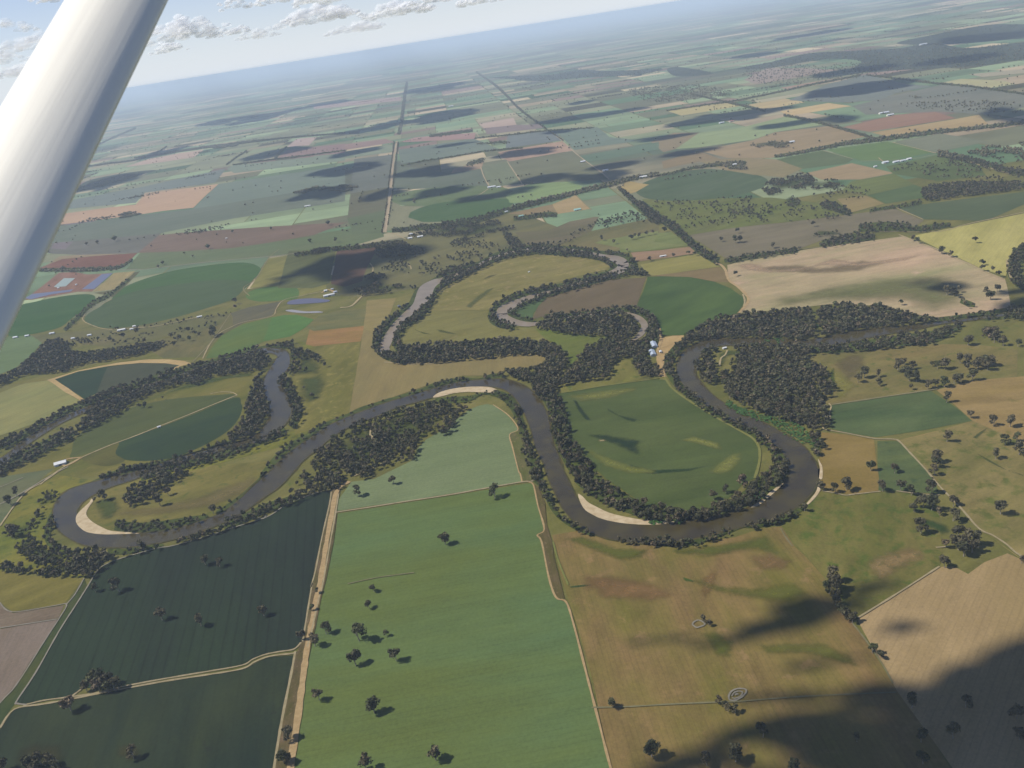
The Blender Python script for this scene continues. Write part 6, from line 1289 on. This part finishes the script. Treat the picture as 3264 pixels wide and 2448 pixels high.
for n_, (sz, isiso, t) in enumerate(single):
    cme, tme = protos[n_ % NV]; h, rad = t[2], t[3]
    root = bpy.data.objects.new('gum_tree', None); COL.objects.link(root); root.empty_display_size = 2
    root.location = (t[0], t[1], 0); root.rotation_euler = (0, 0, RS.uniform(0, 6.28)); s = rad / .36
    root.scale = (s, s * RS.uniform(.88, 1.1), h)
    for nm, me in (('crown', cme), ('trunk', tme)):
        o = bpy.data.objects.new(nm, me); COL.objects.link(o); o.parent = root
    if isiso:
        root['label'] = t[5]; root['category'] = 'tree'; root['group'] = t[6] or 'paddock trees standing in the fields'
    else:
        lb = GROUP_LABEL.get(t[5], 'dark gum tree in the dense belt along the river bank')
        root['label'] = lb; root['category'] = 'tree'; root['group'] = 'gum trees: ' + t[5]
# ---- the remaining woodland, joined
def joined(name, items, kindlabel, floor=0.0):
    VV, TT, FF, off = [], [], {3: [], 4: []}, 0
    for t in items:
        d = math.hypot(math.hypot(t[0], t[1]), CAM_H)
        if d < 2300: V, Fc = L1[RS.randint(len(L1))]
        elif d < 4300: V, Fc = L2_[RS.randint(len(L2_))]
        else: V, Fc = L3[RS.randint(len(L3))]
        a = RS.uniform(0, 6.28); c, s_ = math.cos(a), math.sin(a); s = t[3] / .36
        X = np.empty_like(V, dtype=float); X[:, 0] = (V[:, 0] * c - V[:, 1] * s_) * s + t[0]; X[:, 1] = (V[:, 0] * s_ + V[:, 1] * c) * s + t[1]; X[:, 2] = V[:, 2] * t[2] + floor
        VV.append(X); FF[Fc.shape[1]].append(Fc + off); TT.append(np.full(len(V), t[4])); off += len(V)
    V = np.vstack(VV).astype(np.float32); tt = np.concatenate(TT).astype(np.float32)
    tris = []
    if FF[4]:
        q = np.vstack(FF[4]); tris += [q[:, [0, 1, 2]], q[:, [0, 2, 3]]]
    if FF[3]: tris.append(np.vstack(FF[3]))
    Fc = np.vstack(tris); print(name, len(items), 'tris', len(Fc))
    me = mesh_np(name, V, Fc); at_ = me.attributes.new('tint', 'FLOAT', 'POINT'); at_.data.foreach_set('value', tt)
    return link(name, me, LEAF_A, kind='stuff', label=kindlabel)
wood = [t for t in trees if t[5] != 'far' and id(t) not in chosen]
farT = [t for t in trees if t[5] == 'far'] + [t for t in iso if id(t) not in chosen]
joined('river_woodland', wood, 'dense grey green gum woodland lining the river bends and creeks')
joined('distant_trees', farT, 'rows and scattered dark trees of the far paddocks')

# low green shrubs along the wet bank of the right-hand bend
sh = []
P = smooth(parse("f 650,1180,34 720,1220,36 800,1250,40 900,1285,40 1000,1320,60 1080,1360,90 1150,1400,70 1200,1430,40"), 4); A, B = ribbon_px(P); A, B = gnds(A, 1), gnds(B, 1)
for i in range(420):
    k = RS.randint(len(A)); s = RS.rand(); q = A[k] * (1 - s) + B[k] * s + RS.normal(size=2) * 3; sh.append((q[0], q[1], RS.uniform(2, 5), RS.uniform(1.8, 3.4), .8, 's'))
for (ctr, n_, r_) in (("i 728,152", 14, 9), ("i 165,290", 9, 7), ("i 285,290", 9, 7), ("h 1905,288", 7, 6), ("h 2035,290", 7, 6), ("e 1420,960", 1, 3), ("f 950,770", 25, 22), ("f 1210,690", 20, 14)):
    c = gnds(parse(ctr))[0]
    for _ in range(n_): q = c + RS.normal(size=2) * r_ * .6; sh.append((q[0], q[1], RS.uniform(2.5, 6), RS.uniform(2, 3.6), .8, 's'))
ob = joined('bank_shrubs', sh, 'bright green shrubs and reeds along the river bank')
ob.data.materials.clear(); ob.data.materials.append(noise_mat('shrub_leaves', (.045, .105, .028), (.08, .16, .04), .2))

# ================================================================== FARM BUILDINGS
def box(V, Fc, x0, y0, z0, x1, y1, z1):
    k = len(V); V += [(x0, y0, z0), (x1, y0, z0), (x1, y1, z0), (x0, y1, z0), (x0, y0, z1), (x1, y0, z1), (x1, y1, z1), (x0, y1, z1)]
    Fc += [(k, k + 3, k + 2, k + 1), (k + 4, k + 5, k + 6, k + 7), (k, k + 1, k + 5, k + 4), (k + 1, k + 2, k + 6, k + 5), (k + 2, k + 3, k + 7, k + 6), (k + 3, k, k + 4, k + 7)]
PAINT = {'white': ((.60, .60, .58), (.50, .50, .48)), 'grey': ((.42, .43, .44), (.33, .34, .35)), 'blue': ((.34, .39, .45), (.28, .32, .38)), 'cream': ((.62, .58, .48), (.5, .47, .40)), 'green': ((.25, .42, .36), (.2, .34, .3)), 'dark': ((.10, .10, .11), (.07, .07, .08)), 'red': ((.36, .17, .13), (.30, .15, .12)), 'tin': ((.55, .57, .58), (.44, .46, .47))}
PM = {k: noise_mat('paint_' + k, a, b_, .35, .55, .35) for k, (a, b_) in PAINT.items()}
def corrugate(k):
    mt = PM[k].copy(); mt.name = 'roof_' + k; nt = mt.node_tree; b = nt.nodes['Principled BSDF']; tc = N(nt, 'ShaderNodeTexCoord'); w = N(nt, 'ShaderNodeTexWave'); w.inputs['Scale'].default_value = 1.2
    nt.links.new(tc.outputs['Object'], w.inputs['Vector']); bp = N(nt, 'ShaderNodeBump'); bp.inputs['Distance'].default_value = .05; nt.links.new(w.outputs['Fac'], bp.inputs['Height']); nt.links.new(bp.outputs[0], b.inputs['Normal']); return mt
RM = {k: corrugate(k) for k in PAINT}
def shed(px, L_, W_, h, rot, wall, roof, label, name='farm_shed', cat='shed', group=None, verandah=False):
    c = gnds(parse(px))[0]; root = bpy.data.objects.new(name, None); COL.objects.link(root); root.location = (c[0], c[1], .5); root.rotation_euler = (0, 0, -math.radians(rot - 90))
    root['label'] = label; root['category'] = cat
    if group: root['group'] = group
    V, Fc = [], []; l, w = L_ / 2, W_ / 2; rh = w * .42
    V = [(-l, -w, -.6), (l, -w, -.6), (l, w, -.6), (-l, w, -.6), (-l, -w, h), (l, -w, h), (l, w, h), (-l, w, h), (-l, 0, h + rh), (l, 0, h + rh)]
    me = bpy.data.meshes.new('wall'); me.from_pydata(V, [], [(0, 1, 5, 4), (2, 3, 7, 6), (1, 2, 6, 9, 5), (3, 0, 4, 8, 7)]); link('wall', me, PM[wall], root)
    o_ = .6; k_ = rh / w
    for s in (-1, 1):
        e0 = (-l - o_, s * (w + o_), h - o_ * k_ + .08); V = [(-l - o_, 0, h + rh + .08), (l + o_, 0, h + rh + .08), (l + o_, s * (w + o_), h - o_ * k_ + .08), e0]
        V += [(x, y, z + .14) for x, y, z in V]
        me = bpy.data.meshes.new('roof_panel'); me.from_pydata(V, [], [(0, 1, 2, 3), (7, 6, 5, 4), (0, 4, 5, 1), (1, 5, 6, 2), (2, 6, 7, 3), (3, 7, 4, 0)]); link('roof_panel', me, RM[roof], root)
    V, Fc = [], []; box(V, Fc, -l * .25, -w - .12, -.4, l * .25, -w - .003, h * .75); link('door', mesh_np('door', V, Fc), PM['dark'], root)
    V, Fc = [], []; box(V, Fc, -l - .9, -.25, h + rh + .20, l + .9, .25, h + rh + .42); link('ridge_cap', mesh_np('ridge_cap', V, Fc), RM[roof], root)
    return root
for ln in SHEDS.strip().splitlines():
    ln = ln.strip()
    if not ln or ln[0] == '#': continue
    q = [w.strip() for w in ln.split('|')]; d_ = [float(x) for x in q[1].split()]
    shed(q[0], *d_[:4], *q[2].split(), q[3], *(q[4].split() if len(q) > 4 else ()))

# ================================================================== CLOUDS
def cloud_material(name, top, lo=.55, hi=1.35):
    mt, nt, b = new_mat(name); out = nt.nodes['Material Output']; nt.nodes.remove(b)
    dif = N(nt, 'ShaderNodeBsdfDiffuse'); dif.inputs[0].default_value = (.98, .98, .98, 1); trl = N(nt, 'ShaderNodeBsdfTranslucent'); trl.inputs[0].default_value = (.98, .98, .98, 1)
    ms = N(nt, 'ShaderNodeMixShader'); ms.inputs[0].default_value = .5; nt.links.new(dif.outputs[0], ms.inputs[1]); nt.links.new(trl.outputs[0], ms.inputs[2])
    tr = N(nt, 'ShaderNodeBsdfTransparent'); m2 = N(nt, 'ShaderNodeMixShader')
    lw = N(nt, 'ShaderNodeLayerWeight'); lw.inputs[0].default_value = .5          # thin where one looks along the edge of a puff
    geo = N(nt, 'ShaderNodeNewGeometry'); n = N(nt, 'ShaderNodeTexNoise'); n.inputs['Scale'].default_value = 1 / 110; n.inputs['Detail'].default_value = 6; n.inputs['Roughness'].default_value = .65; nt.links.new(geo.outputs['Position'], n.inputs['Vector'])
    inv = N(nt, 'ShaderNodeMath', operation='SUBTRACT'); inv.inputs[0].default_value = 1; nt.links.new(lw.outputs['Facing'], inv.inputs[1])
    ad = N(nt, 'ShaderNodeMath', operation='MULTIPLY_ADD'); nt.links.new(n.outputs['Fac'], ad.inputs[0]); ad.inputs[1].default_value = .9; nt.links.new(inv.outputs[0], ad.inputs[2])
    mr = N(nt, 'ShaderNodeMapRange', interpolation_type='SMOOTHSTEP'); mr.inputs[1].default_value = lo; mr.inputs[2].default_value = hi; mr.inputs[4].default_value = top; nt.links.new(ad.outputs[0], mr.inputs[0])
    nt.links.new(mr.outputs[0], m2.inputs[0]); nt.links.new(tr.outputs[0], m2.inputs[1]); nt.links.new(ms.outputs[0], m2.inputs[2]); nt.links.new(m2.outputs[0], out.inputs['Surface'])
    return mt
THIN = cloud_material('thin_cloud', .2)
CLOUD = cloud_material('cumulus', .36)
OVER = cloud_material('thick_cloud', 1.0, .25, .85)
import bmesh
def ico(n):
    _b = bmesh.new(); bmesh.ops.create_icosphere(_b, subdivisions=n, radius=1.0); r = np.array([v.co[:] for v in _b.verts]), np.array([[v.index for v in f.verts] for f in _b.faces]); _b.free(); return r
ICO2, ICO3 = ico(2), ico(3)
def cloud(puffs, label, group, mat=None):
    """puffs: x, y, z, rx, ry, rz"""
    V, Fc = [], []; x0 = puffs[0][:3]; ICO_V, ICO_F = ICO2 if mat is OVER else ICO3
    for (x, y, z, rx, ry, rz) in puffs:
        sd_ = RS.uniform(0, 100); P = ICO_V.copy()
        dsp = np.array([1 + .28 * noise.fractal(Vector(p * 1.3 + sd_), 1.0, 2.1, 4) for p in P]); P = P * dsp[:, None]
        low = P[:, 2] < 0; P[low, 2] *= .45                 # flat underside
        V.append(P * (rx, ry, rz) + np.array([x - x0[0], y - x0[1], z - x0[2]])); Fc.append(ICO_F + len(Fc) * len(ICO_V))
    o = link('cloud', mesh_np('cloud', np.vstack(V), np.vstack(Fc), True), mat or CLOUD, label=label, cat='cloud', group=group)
    o.location = x0
    return o
CLOUD_Z = 3600.0
def over(gx, gy, z):                # the place in the air whose shadow falls on gx, gy
    s = z / SUNV[2]; return gx + SUNV[0] * s, gy + SUNV[1] * s
# shadows as seen on the ground: centre, half width, half height (overview pixels)
SHADOWS = r"""
2150,1500,130,90;2020,1550,160,80;1880,1590,130,60;2240,1410,120,50;1790,1590,110,50;2250,1620,180,90;1900,1520,120,30
1960,1710,280,100;1640,1690,110,36;1560,1600,110,28;1440,1650,80,36;1700,1565,110,34;1800,1500,80,26;1640,1510,60,16;2100,1660,220,90;1820,1640,130,40
1690,1345,100,26;1750,1300,50,28;1640,1360,60,18
1860,1272,36,13
1530,1388,28,18
1745,1440,80,11
1410,1385,34,9
1905,1360,36,12
2035,622,26,9
1978,612,18,4
2195,662,50,18;2260,680,50,20
2180,632,32,6
2190,252,52,18;2250,262,60,12
1840,196,84,12;1905,182,50,9
1570,252,100,9
1690,270,56,5
1815,256,28,6
930,370,64,12
745,366,62,10
700,417,56,11;820,420,34,8
940,417,68,8
1035,428,55,7
1100,413,42,6
1165,388,54,9
1270,388,56,11
1325,358,46,7
1322,374,24,7
950,252,86,8
845,268,36,6
780,282,46,4
980,313,42,3
1235,256,84,5
1320,244,76,4
1250,222,28,3
1200,286,24,3
930,192,66,5
720,572,64,20;790,560,50,16
600,602,24,4
590,615,18,5
780,610,44,14
870,546,40,12
220,398,56,9
570,251,56,6
690,374,40,5
2130,82,86,8
1830,156,76,6
1630,119,38,4
700,225,60,3
480,262,50,4
350,330,40,5
2060,130,70,6
1750,75,70,3
1130,330,60,7
760,330,50,5
600,330,60,6
1480,330,50,6
1420,300,60,5
"""
k = 3264 / 2212; nsh = 0
for ln in SHADOWS.strip().splitlines():
    ln = ln.strip()
    if not ln or ln[0] == '#': continue
    puffs = []
    for e_ in ln.split(';'):
        cx, cy, hw, hh = [float(x) * k for x in e_.split(',')]
        c = gnd(cx, cy); ex = np.array([1, -.158]); a = gnd(cx + hw, cy - .158 * hw); b_ = gnd(cx, cy - hh); b2_ = gnd(cx, cy + hh)
        rx = np.linalg.norm(a - c); ry = np.linalg.norm(b2_ - b_) / 2
        n_ = int(np.clip(6 + rx * ry / 6000, 7, 20)) if rx > 60 else 5
        if np.linalg.norm(c) > 2400: rx *= 1.2; ry *= 1.4
        big = rx > 120; slant_ = math.hypot(np.linalg.norm(c), CAM_H)
        for i in range(n_):
            a_ = RS.uniform(0, 6.28); q = RS.uniform(.2, 1.0) if i else 0
            gx, gy = c[0] + rx * q * math.cos(a_) * .85, c[1] + ry * q * math.sin(a_) * .85; zc = 1900.0 if slant_ < 2600 else CLOUD_Z; X, Y = over(gx, gy, zc)
            s = (RS.uniform(.28, .55) if big and slant_ < 2500 else RS.uniform(.18, .42) if big else RS.uniform(.35, .6)) * (1.15 - .45 * q) if i else .62
            puffs.append((X, Y, zc + RS.uniform(-20, 60), rx * s * RS.uniform(1.0, 1.8), ry * s * RS.uniform(.9, 1.3), min(rx, ry) * s * .5 + 12))
    cloud(puffs, 'low cloud above the plain casting a shadow on the paddocks', 'clouds overhead casting the shadows', OVER); nsh += 1
# clouds in view above the horizon: overview pixel of the base, width, height in pixels, base altitude
for ln in r"""
# overview pixel, width, height, base altitude | label
400,92,120,44,2300 | largest white cumulus, just right of the strut
500,78,60,20,2500 | small flat cloud right of the largest cumulus
365,115,60,18,2200 | low flat cloud under the largest cumulus
512,22,52,28,2600 | small round cloud alone near the top left
600,10,70,26,2600 | cloud cut by the top edge above the small gap
720,8,130,22,2600 | long cloud at the top edge in the middle
690,52,130,26,2300 | wide ragged cloud left of the middle
560,85,70,16,2200 | thin pale cloud between the largest and the wide one
860,38,110,20,2300 | ragged cloud right of the wide one
930,12,70,18,2500 | small cloud at the top edge right of the long one
1040,12,80,18,2400 | rightmost cloud at the top edge
770,72,90,12,2100 | thin low cloud below the wide one
20,75,70,20,2600 | thin cloud at the left edge
75,112,110,26,2400 | broad hazy cloud left of the strut
20,140,70,18,2300 | low hazy cloud at the left edge
110,8,60,14,2600 | cloud at the top edge left of the strut
60,165,120,14,2100 | lowest hazy cloud left of the strut
""".strip().splitlines():
    ln = ln.strip()
    if not ln or ln[0] == '#': continue
    nums, lb = ln.split('|'); cx, cy, w_, h_, al = [float(x) for x in nums.split(',')]
    v = AX_F * F_PX + AX_R * (cx * k - CX) - AX_U * (cy * k - CY); t_ = (al - CAM_H) / v[2]; p0 = v * t_; D_ = np.linalg.norm(p0); w_ *= 1.25; h_ *= 1.2; W_, H_ = w_ * k * D_ / F_PX, h_ * k * D_ / F_PX
    puffs = []; right = np.array([v[1], -v[0], 0]); right /= np.linalg.norm(right)
    n_ = int(np.clip(w_ / 3, 14, 44))
    for i in range(n_):
        q = RS.uniform(-.5, .5) if i else 0; fz = RS.uniform(0, .9) * (1 - abs(q) * 1.3)
        p = p0 + right * q * W_; dep = RS.uniform(-.2, .2) * W_
        s = RS.uniform(.045, .13) * W_ * (1.1 - abs(q))
        puffs.append((p[0], p[1] + dep, CAM_H + p0[2] + fz * H_ * .9 + s * .3, s * 1.15, s, s * .8))
    cloud(puffs, lb.strip(), 'cumulus clouds above the horizon', THIN if ('thin' in lb or 'hazy' in lb) else None)

# ================================================================== WING STRUT
def cam_pt(px, py, d):
    v = AX_F + AX_R * (px * k - CX) / F_PX - AX_U * (py * k - CY) / F_PX; return np.array([0, 0, CAM_H]) + v * d
A_, B_ = cam_pt(255, 0, 1.20), cam_pt(-122, 700, .87)
ax = A_ - B_; ln_ = np.linalg.norm(ax); ax /= ln_; P0, P1 = B_ - ax * .35, A_ + ax * .9
view = (A_ + B_) / 2 - np.array([0, 0, CAM_H]); view /= np.linalg.norm(view); side = np.cross(ax, view); side /= np.linalg.norm(side); dep = np.cross(ax, side)
if side @ AX_R < 0: side, dep = -side, -dep
PH = math.radians(-38)                      # the broad face of the section is turned up and to the left
s1, d1 = side * math.cos(PH) + dep * math.sin(PH), -side * math.sin(PH) + dep * math.cos(PH)
if np.cross(s1, d1) @ ax < 0: d1 = -d1
V, Fc = [], []; NS, NL = 64, 24; CH, TH = .0655, .031; LZ = np.linalg.norm(P1 - P0)
for i in range(NL + 1):
    for j in range(NS):
        a = 2 * math.pi * j / NS; x = math.cos(a); y = math.sin(a); V.append((x * CH, y * TH * (1 - .3 * max(0, x) ** 1.5), LZ * (i / NL - .5)))
for i in range(NL):
    for j in range(NS): Fc.append((i * NS + j, i * NS + (j + 1) % NS, (i + 1) * NS + (j + 1) % NS, (i + 1) * NS + j))
V += [(0, 0, -LZ / 2), (0, 0, LZ / 2)]; kk = len(V); tri = [(kk - 2, (j + 1) % NS, j) for j in range(NS)] + [(kk - 1, NL * NS + j, NL * NS + (j + 1) % NS) for j in range(NS)]
org = (P0 + P1) / 2
me = bpy.data.meshes.new('wing_strut'); me.from_pydata(V, [], Fc + tri); me.update()
for p in me.polygons: p.use_smooth = True
mt, nt, b = new_mat('strut_paint'); b.inputs['Roughness'].default_value = .32; b.inputs['Specular IOR Level'].default_value = .5; b.inputs['Coat Weight'].default_value = .08; b.inputs['Coat Roughness'].default_value = .12
tc = N(nt, 'ShaderNodeTexCoord'); n = N(nt, 'ShaderNodeTexNoise'); n.inputs['Scale'].default_value = 40; n.inputs['Detail'].default_value = 4; mpg = N(nt, 'ShaderNodeMapping'); mpg.inputs['Scale'].default_value = (1, 1, .03)
bp = N(nt, 'ShaderNodeBump'); bp.inputs['Strength'].default_value = .22; bp.inputs['Distance'].default_value = .004; nt.links.new(n.outputs['Fac'], bp.inputs['Height']); nt.links.new(bp.outputs[0], b.inputs['Normal'])
mx = N(nt, 'ShaderNodeMix', data_type='RGBA'); mx.inputs[6].default_value = (.84, .80, .68, 1); mx.inputs[7].default_value = (.81, .77, .65, 1)
nt.links.new(tc.outputs['Object'], mpg.inputs[0]); nt.links.new(mpg.outputs[0], n.inputs['Vector']); nt.links.new(n.outputs['Fac'], mx.inputs[0]); nt.links.new(mx.outputs[2], b.inputs['Base Color'])
so_ = link('wing_strut', me, mt, label='cream white painted wing strut crossing the upper left corner', cat='wing strut'); so_.matrix_world = Matrix(((s1[0], d1[0], ax[0], org[0]), (s1[1], d1[1], ax[1], org[1]), (s1[2], d1[2], ax[2], org[2]), (0, 0, 0, 1)))

# ================================================================== HAZE
V, Fc = [], []; box(V, Fc, -160500, -20500, -1.5, 160500, 160500, CAM_H + 12)
mt = bpy.data.materials.new('haze'); mt.use_nodes = True; nt = mt.node_tree; nt.nodes.remove(nt.nodes['Principled BSDF'])
pv = N(nt, 'ShaderNodeVolumePrincipled'); pv.inputs['Color'].default_value = (.71, .84, 1.0, 1); pv.inputs['Density'].default_value = SIGMA; pv.inputs['Anisotropy'].default_value = 0.0
nt.links.new(pv.outputs[0], nt.nodes['Material Output'].inputs['Volume'])
link('haze', mesh_np('haze', V, Fc), mt, kind='stuff', label='pale blue haze lying over the whole plain')
